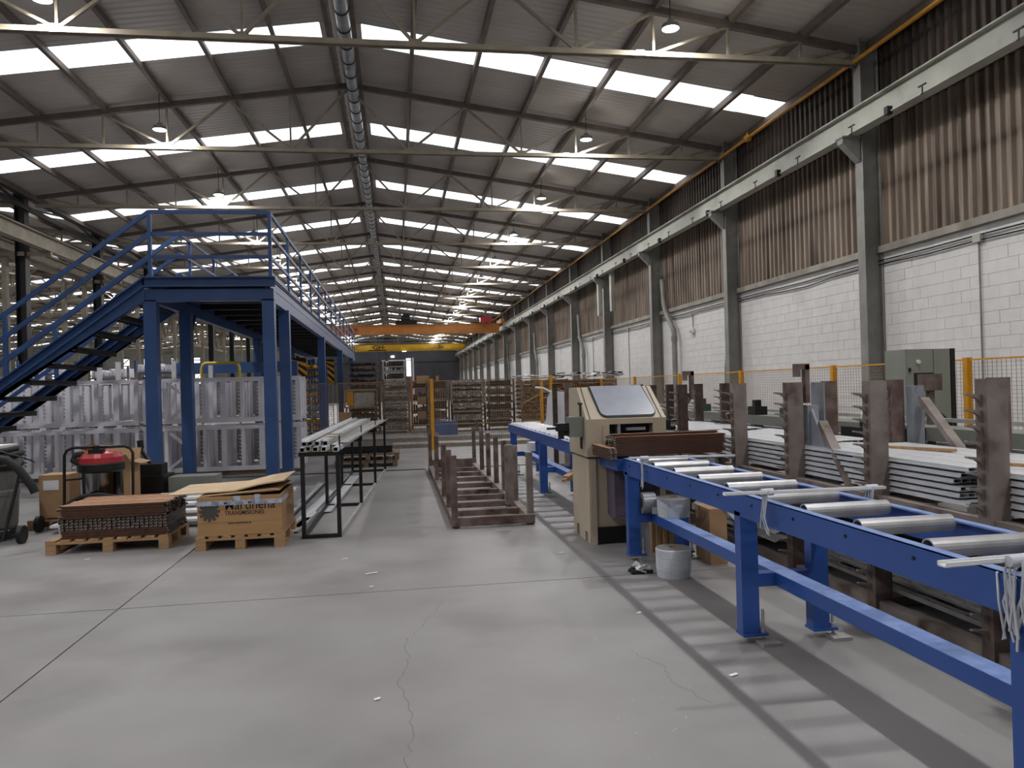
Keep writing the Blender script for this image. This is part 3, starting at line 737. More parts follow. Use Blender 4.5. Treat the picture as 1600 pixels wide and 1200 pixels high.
part('lid_sheet', MB().prism([(X0c-.32,.575),(X0c+.35,.595),(X1c-.25,.65),(X1c+.02,.685),(X1c+.02,.67),(X1c-.25,.636),(X0c+.35,.582),(X0c-.32,.566)], Y0c+.12, Y1c+.08, 'y'), mat('pale_plywood_sheet', '#cdb594', '#bfa583', .7, 0, 4), cr)
fy = Y0c-.001
text('Martinena', .145, (X0c+.27, fy, .41), (pi/2,0,0), M_ink, cr, 'crate_lettering', scale_x=.86, align='LEFT')
text('TRANSMISIONES', .062, (X0c+.27, fy, .355), (pi/2,0,0), M_ink, cr, 'crate_lettering', scale_x=.86, align='LEFT')
text('www.martinena.es', .036, (X0c+.30, fy, .262), (pi/2,0,0), M_ink, cr, 'crate_lettering', scale_x=.86, align='LEFT')
mb = MB()
for i in range(12):
    a = 2*pi*i/12; mb.bar((X0c+.12+.06*cos(a),fy-.001,.40+.06*sin(a)),(X0c+.12+.105*cos(a),fy-.001,.40+.105*sin(a)),.03,.002,(0,1,0))
mb._add([(X0c+.12+.078*cos(2*pi*i/24),fy-.001,.40+.078*sin(2*pi*i/24)) for i in range(24)], [tuple(range(24))])
part('gear_print', mb, M_inkg, cr)
part('gear_print', MB()._add([(X0c+.12+.10*cos(pi*i/12),fy-.002,.46+.045*sin(pi*i/12)) for i in range(13)], [tuple(range(13))]), M_inkr, cr)
tp = MB().box(X0c-.01,X1c+.003,fy-.006,fy-.003,.458,.505)
tp.box(X0c+.36,X0c+.43,fy-.008,fy-.006,.46,.552).box(X0c+.57,X0c+.63,fy-.008,fy-.006,.46,.56).box(X1c+.002,X1c+.004,fy,fy+.5,.46,.51)
part('packing_tape', tp, M_tape, cr)
text('CO    MO    CO    MO    CO', .045, (X0c+.42, fy-.009, .465), (pi/2,0,0), M_inkb, cr, 'tape_lettering')

# pale boards on the floor between the pallets
for i, (x0,x1,y,z,h) in enumerate(((-4.1,-2.2,9.75,.0,.10),(-4.0,-1.9,10.0,.0,.17),(-3.7,-1.7,10.3,0,.22),(-3.9,-1.8,10.55,0,.26),(-3.2,-1.4,10.8,0,.28))):
    single('pale_board', MB().box(x0,x1,y,y+.2,h-.03,h).box(x0+.1,x0+.2,y,y+.2,0,h-.03).box(x1-.2,x1-.1,y,y+.2,0,h-.03), M_white, 'long pale board on battens behind the pallets, %s from the front' % ORD[i], 'board', 'pale boards behind the two pallets')

# ================================================================ VACUUMS, CARTONS
v = thing('industrial_vacuum', 'big grey drum vacuum with a coiled black hose at the left edge', 'vacuum cleaner', (-4.72, 9.6, 0))
c = (-4.72, 9.6, 0)
part('drum', MB().lathe(c, [(0,.12),(.30,.12),(.32,.16),(.335,.50),(.345,.52),(.345,.56),(.335,.58),(.35,.78),(.36,.80),(.0,.80)], 28), M_drum, v)
part('head', MB().lathe(c, [(.37,.80),(.38,.86),(.34,.96),(.25,1.02),(.1,1.05),(0,1.05)], 24), M_black, v)
part('lid_sheet', MB().box(-5.1,-4.45,9.35,9.8,1.06,1.09), M_white, v)
part('chassis', MB().ring((c[0],c[1],.06),(c[0],c[1],.11),.36,.30,20).bar((-5.0,9.3,.1),(-4.3,9.25,.1),.03).bar((-4.35,9.2,.05),(-4.3,9.5,.75),.025), M_dark, v)
for x, y in ((-4.18,9.25),(-5.1,9.2),(-4.3,9.95)):
    part('wheel', MB().cyl((x-.025,y,.1),(x+.025,y,.1),.1,16), M_black, v)
hs = []
for i in range(70):
    a = i*.35; r = .33+.04*sin(i*.9); hs.append((c[0]+r*cos(a), c[1]+r*sin(a), .86+.0032*i))
part('hose', MB().tube(hs, .035, 8), M_hose, v)
part('hose', MB().tube([(-4.75,9.25,.98),(-4.45,9.1,.99),(-4.22,9.05,.95),(-4.1,9.05,.84),(-4.02,9.05,.72),(-3.97,9.06,.64),(-3.95,9.06,.58)], .045, 10), M_hose, v)
part('cable', MB().tube([(-4.45,9.3,1.05),(-4.3,9.3,1.0),(-4.15,9.3,.95),(-4.05,9.3,.9)], .008, 6), M_black, v)
v = thing('industrial_vacuum', 'red-topped vacuum with polished drum and black tube frame', 'vacuum cleaner', (-3.6, 10.0, 0))
c = (-3.6, 10.0, 0)
part('drum', MB().lathe(c, [(.235,.28),(.24,.30),(.24,.70),(.235,.72)], 28), M_chrome, v)
part('lower_pan', MB().lathe(c, [(0,.16),(.26,.16),(.28,.2),(.28,.28),(.235,.30)], 24), M_black, v)
part('collar', MB().lathe(c, [(.24,.70),(.265,.72),(.265,.80),(.24,.82)], 24), M_black, v)
part('motor_head', MB().lathe(c, [(.25,.81),(.245,.88),(.21,.93),(.12,.955),(0,.955)], 20), M_red, v)
part('switch_box', MB().cbox((-3.6,9.86,.95),(.16,.1,.07)).cbox((-3.6,9.84,1.0),(.06,.05,.06)), M_black, v)
part('tube_frame', MB().tube([(-3.98,9.86,.1),(-3.98,9.9,.92),(-3.95,9.9,.98),(-3.88,9.9,1.01),(-3.3,9.9,1.01),(-3.23,9.9,.98),(-3.2,9.9,.92),(-3.2,9.86,.1)], .018, 8).bar((-3.98,9.87,.3),(-3.2,9.87,.3),.02).bar((-3.98,9.9,.62),(-3.84,10.0,.62),.02), M_black, v)
part('hose', MB().tube([(-3.92,9.7,.25),(-3.85,9.68,.36),(-3.7,9.64,.44),(-3.5,9.62,.46),(-3.3,9.64,.42),(-3.2,9.68,.33),(-3.15,9.7,.2)], .03, 8).tube([(-3.9,9.66,.18),(-3.75,9.62,.3),(-3.5,9.58,.34),(-3.3,9.6,.28)], .03, 8), M_hose, v)
part('side_hose', MB().tube([(-3.8,9.9,.8),(-3.88,9.88,.86),(-3.86,9.9,.92),(-3.76,9.9,.93)], .035, 8), M_hose, v)
for x in (-4.0,-3.2): part('wheel', MB().cyl((x-.02,9.9,.11),(x+.02,9.9,.11),.11,16), M_black, v)
def carton(x0,x1,y0,y1,z0,z1,label,m_=M_card,flaps=True,sticker=None):
    t = thing('carton', label, 'carton', ((x0+x1)/2,(y0+y1)/2,z0)); w = .008
    part('body', MB().box(x0,x1,y0,y0+w,z0,z1).box(x0,x1,y1-w,y1,z0,z1).box(x0,x0+w,y0+w,y1-w,z0,z1).box(x1-w,x1,y0+w,y1-w,z0,z1).box(x0+w,x1-w,y0+w,y1-w,z0,z0+w), m_, t)
    if flaps:
        h = (y1-y0)*.45
        part('flap', MB().bar(((x0+x1)/2,y0,z1),((x0+x1)/2,y0-h*.7,z1+h*.55),x1-x0,.006), m_, t)
        part('flap', MB().bar(((x0+x1)/2,y1,z1),((x0+x1)/2,y1+h*.4,z1+h*.8),x1-x0,.006), m_, t)
        part('flap', MB().bar((x1,(y0+y1)/2,z1),(x1+h*.8,(y0+y1)/2,z1-h*.2),y1-y0,.006), m_, t)
    else: part('lid', MB().box(x0,x1,y0,y1,z1,z1+.006), m_, t)
    if sticker: part('label', MB().box(*sticker), M_white, t)
    return t
carton(-4.38,-4.03,10.15,10.55,.14,.66,'brown carton with a white label between the two vacuums',flaps=False,sticker=(-4.33,-4.15,10.145,10.15,.48,.60))
pallet(-4.5,10.1,.8,.6,'low wooden pallet under the labelled carton')
for i in range(6): pass
carton(-4.25,-3.95,11.0,11.4,0,.74,'open brown carton behind the labelled carton')
carton(-3.86,-3.5,10.7,11.1,0,.76,'open brown carton right of the red vacuum')
mb = MB(); random.seed(5)
for i in range(26):
    a = Vector((-4.2+random.uniform(0,.32),10.6+random.uniform(0,.3),.72+random.uniform(0,.22))); b = a+Vector((random.uniform(.08,.25),random.uniform(-.1,.1),random.uniform(-.08,.1))); mb.bar(a,b,random.uniform(.06,.16),.004,(random.uniform(-1,1),random.uniform(-1,1),1))
single('crumpled_paper', mb, M_card, 'crumpled brown wrapping paper heaped over the cartons', 'paper', kind='stuff')
bn = thing('dark_bin', 'low black box behind the left mezzanine post', 'box', (-3.4, 11.7, 0))
part('body', MB().box(-4.0,-3.3,11.4,11.9,0,.46).box(-4.02,-3.28,11.38,11.92,.44,.48), M_black, bn)
part('body_panel', MB().box(-3.25,-2.6,11.5,11.9,0,.44), M_grey, bn)
gn = thing('black_tool', 'black upright hose nozzle sticking up from the black box', 'nozzle', (-3.5, 11.6, .48))
part('nozzle', MB().tube([(-3.48,11.6,.48),(-3.5,11.6,.62),(-3.56,11.6,.72),(-3.64,11.6,.84),(-3.64,11.6,.92)], .03, 8).cyl((-3.64,11.6,.86),(-3.65,11.6,.98),.045,10), M_black, gn)
part('motor', MB().cbox((-3.5,11.6,.56),(.35,.3,.16)), M_black, gn)

# ================================================================ BLACK FRAME TABLE WITH PROFILES
ft = thing('profile_trestle', 'long black steel trestle frame carrying silver profiles', 'trestle', (-.65, 12, 0))
for y in (8.58, 10.85, 13.1, 15.35):
    xs0 = -1.02; xs1 = -.5
    if y == 8.58: xs1 = -.66
    xl, xr = (-1.02, -.64) if y < 9 else (-.98, -.48)
    xl = -1.03+(y-8.58)*.022; xr = -.65+(y-8.58)*.06
    for x in (xl, xr): part('leg', MB().box(x-.022,x+.022,y-.022,y+.022,0,.98), M_dark, ft)
    part('foot_bar', MB().box(xl,xr,y-.02,y+.02,0,.04), M_dark, ft); part('cross_bar', MB().box(xl-.04,xr+.02,y-.025,y+.025,.90,.945), M_dark, ft)
    part('stop_pin', MB().box(xr+.015,xr+.03,y-.01,y+.01,.9,1.12), M_dark, ft)
part('long_bar', MB().bar((-.65,8.56,.02),(-.24,15.4,.02),.04,.04), M_alud, ft)
part('long_bar', MB().bar((-1.03,8.56,.02),(-.88,15.4,.02),.04,.04), M_dark, ft)
def uprof(mb, a, b, w, h, t=.006, cap=False):
    a = Vector(a); b = Vector(b)
    mb.bar(a, b, w, t); up_ = Vector((0,0,h/2)); d = (b-a).normalized(); r = d.cross(Vector((0,0,1))).normalized()*(w/2)
    mb.bar(a+r+up_, b+r+up_, t, h); mb.bar(a-r+up_, b-r+up_, t, h)
    if cap: mb.bar(a+up_*2, b+up_*2, w, t)
    return mb
random.seed(21)
TG = 'silver profiles lying along the black trestle'
for i in range(9):
    f = i/8; y0 = 8.45+random.uniform(-.05,.45); 
    for lay in range(2 if i < 6 else 1):
        xa = -1.02+f*.36; xb = -.86+f*.52
        a = (xa, y0+lay*.2, .955+lay*.05); b = (xb, 15.45+random.uniform(-.3,.1), .955+lay*.05)
        o = single('aluminium_profile', uprof(MB(), a, b, .049, .045, cap=True), M_alu if (i+lay)%3 else M_alud, 'long silver profile lying in the bundle on the black trestle', 'profile', TG)
single('aluminium_profile', uprof(MB(), (-.60,8.9,1.02), (-.25,15.3,1.02), .14, .02), M_alud, 'wide flat silver profile along the right edge of the black trestle', 'profile')
single('aluminium_profile', uprof(MB(), (-.98,8.5,1.065), (-.82,15.2,1.065), .09, .03), M_alu, 'wide silver profile on the left edge of the black trestle', 'profile')
single('wood_offcut', MB().bar((-.85,9.6,1.075),(-.7,9.5,1.085),.12,.012), M_wood, 'small pale wood offcut lying on the trestle profiles', 'offcut')
for i, (x0,y0,x1,y1,w) in enumerate(((-1.18,9.2,-1.0,12.5,.16),(-1.2,8.95,-1.12,9.9,.12),(-.98,10.3,-.8,14.5,.2),(-1.42,9.6,-1.3,13.6,.09))):
    single('aluminium_profile', uprof(MB(), (x0,y0,.02), (x1,y1,.02), w, .03), M_alu, 'pale profile lying on the floor %s' % ('behind the crate, widest','just behind the crate, shortest','under the black trestle','farthest left of the trestle')[i], 'profile', 'profiles on the floor by the trestle')
pk = pallet(-1.3,16.2,1.3,1.0,'stacked wooden pallet behind the black trestle legs', M_woodd)
for i in range(8): part('deck_board', MB().box(-1.3+i*.17,-1.3+i*.17+.13,16.2,17.2,.12,.142), M_woodd, pk)
c_ = copy_tree(pk, label='wooden pallet on top of another behind the black trestle'); c_.location = (pk.location[0]+.04, pk.location[1], .144)
single('strapping', MB().cbox((-.65,16.7,.37),(1.1,.8,.13)), M_black, 'flat dark load on the pallets behind the black trestle', 'load')

# ================================================================ RUSTY FLOOR STILLAGE
sg = thing('floor_stillage', 'long low rusty steel stillage with upright posts, empty on the floor', 'stillage', (1.2, 12, 0))
part('side_beam', MB().box(.60,.69,8.72,15.1,.0,.11), M_rust, sg); part('side_beam', MB().box(1.47,1.56,8.72,15.6,.0,.11), M_rustg, sg)
part('end_beam', MB().box(.60,1.56,8.66,8.74,.02,.12), M_rust, sg); part('end_beam', MB().box(.62,1.56,15.1,15.18,.0,.2), M_rust, sg)
for y in (9.35,10.0,10.65,11.2,12.0,12.8,13.6,14.4): part('cross_bar', MB().box(.69,1.47,y-.05,y+.05,.03,.10), M_rust, sg)
for y in (8.75,9.6,10.6,12.5,14.9): part('post', MB().box(.60,.67,y-.04,y+.04,.11,.83), M_rust, sg)
for y in (8.78,9.9,10.9,11.8,12.8,13.8,15.2): part('post', MB().box(1.49,1.56,y-.04,y+.04,.11,.83), M_rustg if y < 10.5 else M_rust, sg)
part('tall_channel', MB().box(1.36,1.46,9.6,9.68,.1,.86), M_rustg, sg)
part('post_head', MB().box(1.5,1.55,14.5,14.55,.83,.95).box(1.46,1.58,14.5,14.55,.80,.83), M_rust, sg)
# ================================================================ ROLLER CONVEYORS
def conveyor(name_label, y0, y1, legs, rollers, rr=.04, dark=False, both=True):
    t = thing('roller_conveyor', name_label, 'conveyor', (2.34, (y0+y1)/2, 0))
    for x, s in ((2.05,1),(2.62,-1)):
        part('side_rail', MB().box(min(x,x+s*.006),max(x,x+s*.006),y0,y1,.775,.918), M_blue, t)
        part('rail_flange', MB().box(min(x,x+s*.045),max(x,x+s*.045),y0,y1,.912,.92), M_bluetop, t)
    for y in legs:
        for x in (2.05+.055,2.62-.055):
            part('leg', MB().box(x-.055,x+.055,y-.04,y+.04,.06,.80), M_blue, t)
            part('foot_plate', MB().box(x-.06,x+.10,y-.06,y+.05,.045,.06), M_blue, t)
            part('foot_bolt', MB().cyl((x+.08,y-.03,.0),(x+.08,y-.03,.2),.009,8).cyl((x+.08,y-.03,.06),(x+.08,y-.03,.085),.018,6), M_galv, t)
            part('floor_pad', MB().box(x+.03,x+.15,y-.13,y-.03,0,.02), M_alud, t)
        part('cross_bar', MB().box(2.16,2.51,y-.04,y+.04,.34,.42), M_blue, t)
    part('centre_stretcher', MB().box(2.27,2.39,legs[0]-.3 if len(legs)<3 else legs[0]-.04,legs[-1]+.04,.34,.421), M_blue, t)
    part('stretcher_top', MB().box(2.272,2.388,legs[0]-.04,legs[-1]+.04,.421,.4225), M_bluetop, t)
    rm = MB().ring((2.10-2.34,0,0),(2.575-2.34,0,0),rr,rr-.006,20).cyl((2.06-2.34,0,0),(2.61-2.34,0,0),.009,8)
    me = rm.mesh('roller', M_rollr)
    for y in rollers: put('roller', me, t, (2.34, y, .905))
    for y in rollers: pass
    hb = MB()
    for y in rollers: hb.cyl((2.046,y+.02,.865),(2.0505,y+.02,.865),.009,8)
    part('rail_hole', hb, M_black, t, kind='stuff')
    return t
M_rollr = mat('steel_roller', '#cdcdcf', '#9a999a', .36, .6, 3, .3, .75, (1.5,1,1), .0, '#55524f', 2.2, .62, .85)
M_rollw = mat('bright_roller', '#b4b5ba', '#a5a6ac', .35, .4, 3)
cv = conveyor('blue roller conveyor running from the saw toward the right foreground', -.35, 6.74, [.0, 2.27, 4.40, 6.67], [6.53-.47*i for i in range(15)])
M_rollr_keep = M_rollr; M_rollr = M_rollw
cv2 = conveyor('blue roller conveyor behind the beige saw with closely set bright rollers', 8.2, 13.95, [8.35,10.9,13.7], [8.5+.36*i for i in range(16)], .035)
M_rollr = M_rollr_keep
# rods laid across the front conveyor, each tied with film
for i, (xa, ya, xb, yb, w, lab) in enumerate(((1.93,6.18,2.80,6.02,.022,'thin white rod laid across the conveyor nearest the saw'),(1.78,3.98,2.72,3.93,.026,'white profile strip laid across the middle of the conveyor'),(1.77,2.27,2.9,2.33,.035,'white profile strip laid across the conveyor at the right edge'))):
    z = .958+i*.0
    single('aluminium_strip', uprof(MB(), (xa,ya,z+.012), (xb,yb,z+.012), w, -.016 if 0 else .014), M_white, lab, 'strip', 'strips laid across the conveyor')
for i, (x, y) in enumerate(((2.03,6.1),(2.03,3.98),(2.03,2.25),(2.64,3.94))):
    mb = MB(); random.seed(i)
    for q in range(5):
        xx = y+random.uniform(-.03,.03); mb.tube([(x+(.0 if x<2.3 else .0),xx,.985),(x-.012,xx+random.uniform(-.01,.01),.93),(x-.014,xx+random.uniform(-.03,.03),.84),(x-.012,xx+random.uniform(-.05,.05),.77-random.random()*.06)], .004, 5)
    mb.cyl((x-.03,y,.975),(x+.04,y,.975),.02,8)
    single('film_tie', mb, M_wfilm, 'clear stretch film tied round the %s' % ('rod nearest the saw','middle strip on the near rail','strip at the right edge','middle strip on the far rail')[i], 'film')
mb = MB(); random.seed(77)
for q in range(9):
    y = 2.26+random.uniform(-.10,.08); mb.tube([(2.06+random.uniform(0,.3),y,.93),(2.045,y+random.uniform(-.02,.02),.91),(2.035,y+random.uniform(-.02,.02),.82),(2.04,y+random.uniform(-.03,.03),.74-random.random()*.1)], random.uniform(.003,.006), 5)
single('film_bundle', mb, M_wfilm, 'ragged clump of stretch film hanging over the conveyor at the right edge', 'film', kind='stuff')

# ================================================================ BEIGE SAW
sw = thing('saw_machine', 'beige sawing machine with a slanted grey window between the conveyors', 'machine', (2.28, 7.75, 0))
def bx(n, x0,x1,y0,y1,z0,z1, m_, lab=None): return part(n, MB().box(x0,x1,y0,y1,z0,z1), m_, sw, label=lab)
# pedestal: side walls with feet cut outs
part('pedestal', MB().prism([(7.40,0),(7.40,.87),(8.15,.87),(8.15,0),(8.02,0),(8.02,.12),(7.9,.12),(7.9,0),(7.65,0),(7.65,.1),(7.55,.1),(7.55,0)], 1.90, 1.94, 'x').box(1.94,2.68,7.42,8.15,.14,.87).box(2.64,2.68,7.4,8.15,0,.14).box(1.90,1.96,7.38,7.42,0,.87).box(2.62,2.68,7.38,7.42,0,.87), M_beige, sw)
part('seam', MB().box(1.885,2.69,7.37,8.16,.865,.88), M_dark, sw)
part('body', MB().prism([(7.37,.88),(7.37,1.255),(8.13,1.255),(8.13,.88)], 1.87, 2.02, 'x').box(2.66,2.70,7.37,8.13,.88,1.255).box(2.02,2.66,7.55,8.13,.88,1.255).box(2.02,2.66,7.37,7.55,1.20,1.255).box(2.02,2.10,7.37,7.55,.88,1.2).box(2.56,2.66,7.37,7.55,.88,1.2), M_beige, sw)
bx('cutting_recess', 2.10,2.56,7.5,7.56,.9,1.2, M_black)
bx('guard_frame', 2.04,2.10,7.345,7.37,.9,1.2, M_beige); 
part('inner_fixture', MB().box(2.2,2.23,7.4,7.5,1.1,1.2).box(2.3,2.5,7.42,7.5,1.13,1.16), M_galv, sw)
# hood: tapered, sloping front
zb_, zt_ = 1.255, 1.575
Fb = [(1.87,7.37),(2.70,7.37),(2.70,8.13),(1.87,8.13)]; Ft = [(1.865,7.72),(2.66,7.72),(2.66,8.08),(1.865,8.08)]
vs = [(x,y,zb_) for x,y in Fb]+[(x,y,zt_) for x,y in Ft]
part('hood', MB()._add(vs, [(0,1,5,4),(1,2,6,5),(2,3,7,6),(3,0,4,7),(4,5,6,7),(3,2,1,0)]), M_beige, sw)
def hoodpt(u, w, off=.004):   # u across 0..1, w up 0..1 on the sloping face
    xl = 1.87+(1.865-1.87)*w; xr_ = 2.70+(2.66-2.70)*w; y = 7.37+.35*w; z = zb_+(zt_-zb_)*w
    n = Vector((0,-.32,.35)).normalized()*off
    return Vector((xl+(xr_-xl)*u, y, z))+Vector((0,-abs(n[1]),n[2]))
def wshape(off, g=0):
    pts = [(.17-g*.6,.99),(.195-g*.4,.22-g)]
    for i in range(6): a = pi+pi/2*i/5; pts.append((.275-g*.2+.08*cos(a), .06-g*.9+.16+.16*sin(a)*1.0))
    for i in range(6): a = 1.5*pi+pi/2*i/5; pts.append((.81+g*.2+.08*cos(a), .06-g*.9+.16+.16*sin(a)))
    pts += [(.888+g*.4,.22-g),(.86+g*.6,.99)]
    return [hoodpt(u, w, off) for u, w in pts]
def plate(p, q):
    n = len(p); return MB()._add(p+q, [tuple(range(n)), tuple(range(2*n-1,n-1,-1))]+[(i,(i+1)%n,n+(i+1)%n,n+i) for i in range(n)])
part('window_gasket', plate(wshape(.012,.035), wshape(.001,.035)), M_dark, sw)
M_win = mat('scratched_polycarbonate', '#a3a8b6', '#8f94a3', .25, 0, 2.5, coat=.5)
wp = part('window', plate(wshape(.020,0), wshape(.012,0)), M_win, sw, label='grey polycarbonate window')
part('hood_joint', MB().bar(hoodpt(.05,0),hoodpt(.05,1),.006).bar(hoodpt(.94,0),hoodpt(.94,1),.006), M_dark, sw)
bx('hood_hinge', 2.5,2.6,7.75,7.85,1.575,1.59, M_dark)
bx('side_slot', 1.862,1.868,7.55,7.62,.95,1.42, M_black)
bx('slot_rail', 1.86,1.868,7.5,7.68,1.40,1.42, M_dark)
part('clamp_box', MB().box(1.72,1.87,7.45,7.62,1.08,1.28), M_grey, sw)
part('clamp_head', MB().box(1.60,1.72,7.48,7.58,1.14,1.22).cyl((1.5,7.53,1.17),(1.62,7.53,1.17),.012,8).cyl((1.62,7.53,1.12),(1.72,7.53,1.12),.03,10).box(1.62,1.67,7.5,7.56,1.06,1.14), M_black, sw)
part('right_clamp', MB().box(2.70,2.80,7.5,7.6,1.12,1.22).cyl((2.78,7.55,1.2),(2.88,7.55,1.21),.012,8).cyl((2.8,7.55,1.14),(2.86,7.55,1.14),.03,10), M_black, sw)
bx('control_cabinet', 2.07,2.50,7.12,7.38,.30,.80, M_purple)
bx('cabinet_top', 2.05,2.52,7.10,7.4,.80,.815, M_grey)
bx('cabinet_door', 2.10,2.47,7.112,7.12,.33,.68, M_purple)
bx('lower_opening', 1.97,2.61,7.39,7.42,.02,.17, M_black)
part('switch_panel', MB().box(2.26,2.34,7.106,7.12,.64,.77).box(2.36,2.44,7.106,7.12,.64,.77).box(2.28,2.33,7.1,7.106,.73,.76), mat('switch_panel_grey', '#8d938c', rough=.5), sw)
part('warning_label', MB().box(2.27,2.33,7.102,7.106,.775,.795).box(2.37,2.43,7.102,7.106,.70,.73), mat('yellow_green_label', '#a9b06a', rough=.6), sw)
for x in (2.28,2.31,2.38,2.41): part('push_button', MB().cyl((x,7.105,.68),(x,7.095,.68),.008,8), M_black, sw)
part('blue_shelf', MB().box(2.0,2.64,6.78,7.36,.80,.905), M_blue, sw)
part('bolt_head', MB().cyl((1.885,7.45,.9),(1.875,7.45,.9),.012,8), M_dark, sw)
# brown strips lying on the saw table
sm_ = strip_me(1.06,.036,.022,'x'); random.seed(31); SG = 'brown strips stacked on the saw table'
for z in range(8):
    for j in range(7):
        if z == 7 and j in (1,): continue
        tag(put('foiled_strip', sm_, None, (2.53+random.uniform(-.02,.02), 6.84+j*.038, .93+z*.0225)), 'brown wood-grain strip in the stack on the saw table', 'strip', SG)
tag(put('foiled_strip', sm_, None, (2.5,6.90,1.112),rot=(0,0,.03)), 'brown wood-grain strip lying loose on top of the saw stack', 'strip')
ss = strip_me(.6,.036,.024,'y')
for z in range(4):
    for j in range(2): tag(put('foiled_strip', ss, None, (1.93+j*.04, 7.02+random.uniform(-.02,.02), .912+z*.026)), 'short cut strip end, beside the stack on the saw table', 'strip', 'short strips left of the saw stack')

# ================================================================ ROLLS, CARTONS UNDER THE CONVEYOR
def roll(c, r, h, label, rings=2, core=True):
    t = thing('film_roll', label, 'roll', c)
    prof = [(.045,h),(r*.96,h),(r,h-.008)]
    zs = [h*(1-(i+1)/(rings+1)) for i in range(rings)]
    for z in zs: prof += [(r*(1.0-.01),z+.004),(r*.965,z),(r*.99,z-.004)]
    prof += [(r*.93,0),(.045,0),(.045,h)]
    part('winding', MB().lathe(c, prof, 32), M_wfilm, t)
    part('top_dust', MB().lathe((c[0],c[1],c[2]+h+.0005), [(.05,0),(r*.95,0)], 32), M_grey, t)
    part('core', MB().ring((c[0],c[1],c[2]),(c[0],c[1],c[2]+h+.004),.045,.035,16), M_card, t)
    return t
roll((2.24,6.03,0), .145, .235, 'white roll of strapping film standing on the floor by the conveyor leg', 2)
roll((2.40,6.42,.4235), .145, .17, 'white roll of film resting on the blue stretcher', 1)
t = thing('tape_roll', 'grey roll of film standing on edge beside the conveyor leg', 'roll', (2.22,6.62,.423))
part('winding', MB().ring((2.17,6.62,.52),(2.29,6.62,.52),.095,.05,28), mat('grey_film', '#8a8d93', '#7b7e84', .35, .2, 3), t)
part('film_tail', MB().box(2.24,2.30,6.53,6.534,.43,.50), M_wfilm, t)
single('hanging_film', MB().prism([(2.19,.36),(2.29,.36),(2.30,.05),(2.27,0),(2.20,.0)], 6.78, 6.79, 'y'), M_wfilm, 'long pale strip of film hanging behind the conveyor leg', 'film')
carton(2.68,2.84,6.3,6.62,0,.48,'tall brown carton standing right of the film rolls',flaps=False)
carton(2.36,2.60,6.9,7.05,0,.40,'brown carton standing open behind the conveyor legs',m_=M_card,flaps=False)
for i, (x, h) in enumerate(((2.40,.38),(2.47,.39),(2.54,.36))):
    single('cardboard_strip', MB().box(x-.018,x+.018,6.84+.01*i,6.85+.01*i,0,h), M_cardw if i%2 else M_card, 'upright cardboard strip, %s from the left under the conveyor' % ORD[i], 'cardboard', 'cardboard strips under the conveyor')
single('torn_paper', MB().prism([(2.8,.5),(2.86,.62),(2.92,.60),(2.97,.52),(3.0,.30),(2.97,.3)], 6.28, 6.285, 'y'), M_white, 'torn white paper sticking up from the tall carton', 'paper')
mb = MB(); random.seed(9)
for i in range(9):
    a = Vector((1.95+random.random()*.14,6.16+random.random()*.12,.02+random.random()*.04)); mb.bar(a,a+Vector((random.uniform(.03,.08),random.uniform(-.04,.04),random.uniform(-.01,.04))),.05,.002,(random.uniform(-1,1),random.uniform(-1,1),1))
single('crumpled_film', mb, M_white, 'crumpled white film scrap on the floor beside the film roll', 'film', kind='stuff')
single('plastic_scrap', MB().box(1.92,2.1,6.14,6.2,0,.03).bar((1.92,6.2,.02),(2.0,6.3,.03),.04,.02), M_black, 'black plastic scrap under the crumpled film', 'scrap')

# ================================================================ CANTILEVER STILLAGES (two high) AND THEIR PROFILES
pg = MB().prism([(0,0),(-.10,.012),(-.105,.003),(-.05,-.01),(-.02,-.03),(0,-.07)], -.012, .012, 'y').mesh('prong', M_rustg)
def upright(t, x, y, z0, z1, w=.13, d=.09, m_=M_rust, n=None, prongs=True, web=True):
    mb = MB().box(x-w/2,x+w/2,y-d/2,y-d/2+.012,z0,z1).box(x-w/2,x-w/2+.012,y-d/2+.012,y+d/2,z0,z1).box(x+w/2-.012,x+w/2,y-d/2+.012,y+d/2,z0,z1)
    u = part('upright', mb, m_, t)
    if prongs:
        k = int((z1-z0-.16)/.088)
        for i in range(k):
            o = bpy.data.objects.new('prong', pg); COL.objects.link(o); o.parent = u; o.location = Vector((x-w/2, y, z1-.09-i*.088))-WL(u)
    return u
def cassette(y0s, z0, z1, label, x0=3.30, x1=4.27, farys=None, nb=.11, prongs=True, um=None):
    farys = farys or y0s
    ya, yb = min(y0s)-.25, max(max(y0s), max(farys))+.25
    t = thing('profile_stillage', label, 'stillage', ((x0+x1)/2, (ya+yb)/2, z0), 'rusty stacked profile stillages')
    for x in (x0, x1): part('side_beam', MB().box(x-.04,x+.04,ya,yb,z0,z0+nb), M_rustg, t)
    for y in sorted(set(y0s)): part('cross_beam', MB().box(x0+.04,x1-.04,y-.04,y+.04,z0+.01,z0+nb-.01), M_rust, t)
    for y in y0s: upright(t, x0, y, z0+.0, z1, prongs=prongs, w=.13 if not um else .10, m_=um or (M_rustg if z0 > .5 else M_rust))
    for y in farys: upright(t, x1, y, z0+.0, z1, m_=um or (M_rustg if (int(y*10)%2) else M_rust), prongs=prongs, w=.12 if not um else .10)
    return t
ca = cassette([2.75,3.8,4.85,5.95,6.98], .70, 1.575, 'rusty upper profile stillage beside the front conveyor', nb=.085, farys=[2.9,3.85,4.85,6.0,7.0])
cb = cassette([2.75,3.8,4.85,5.95,6.98], .0, .70, 'rusty lower profile stillage standing on the floor beside the front conveyor', nb=.055)
cc = cassette([8.45,9.5], .70, 1.575, 'rusty upper profile stillage beyond the brown strips', farys=[9.43,10.3,11.45], um=M_rustd)
ce = cassette([8.45,9.5,10.5,11.4], .0, .70, 'rusty lower profile stillage beyond the brown strips')
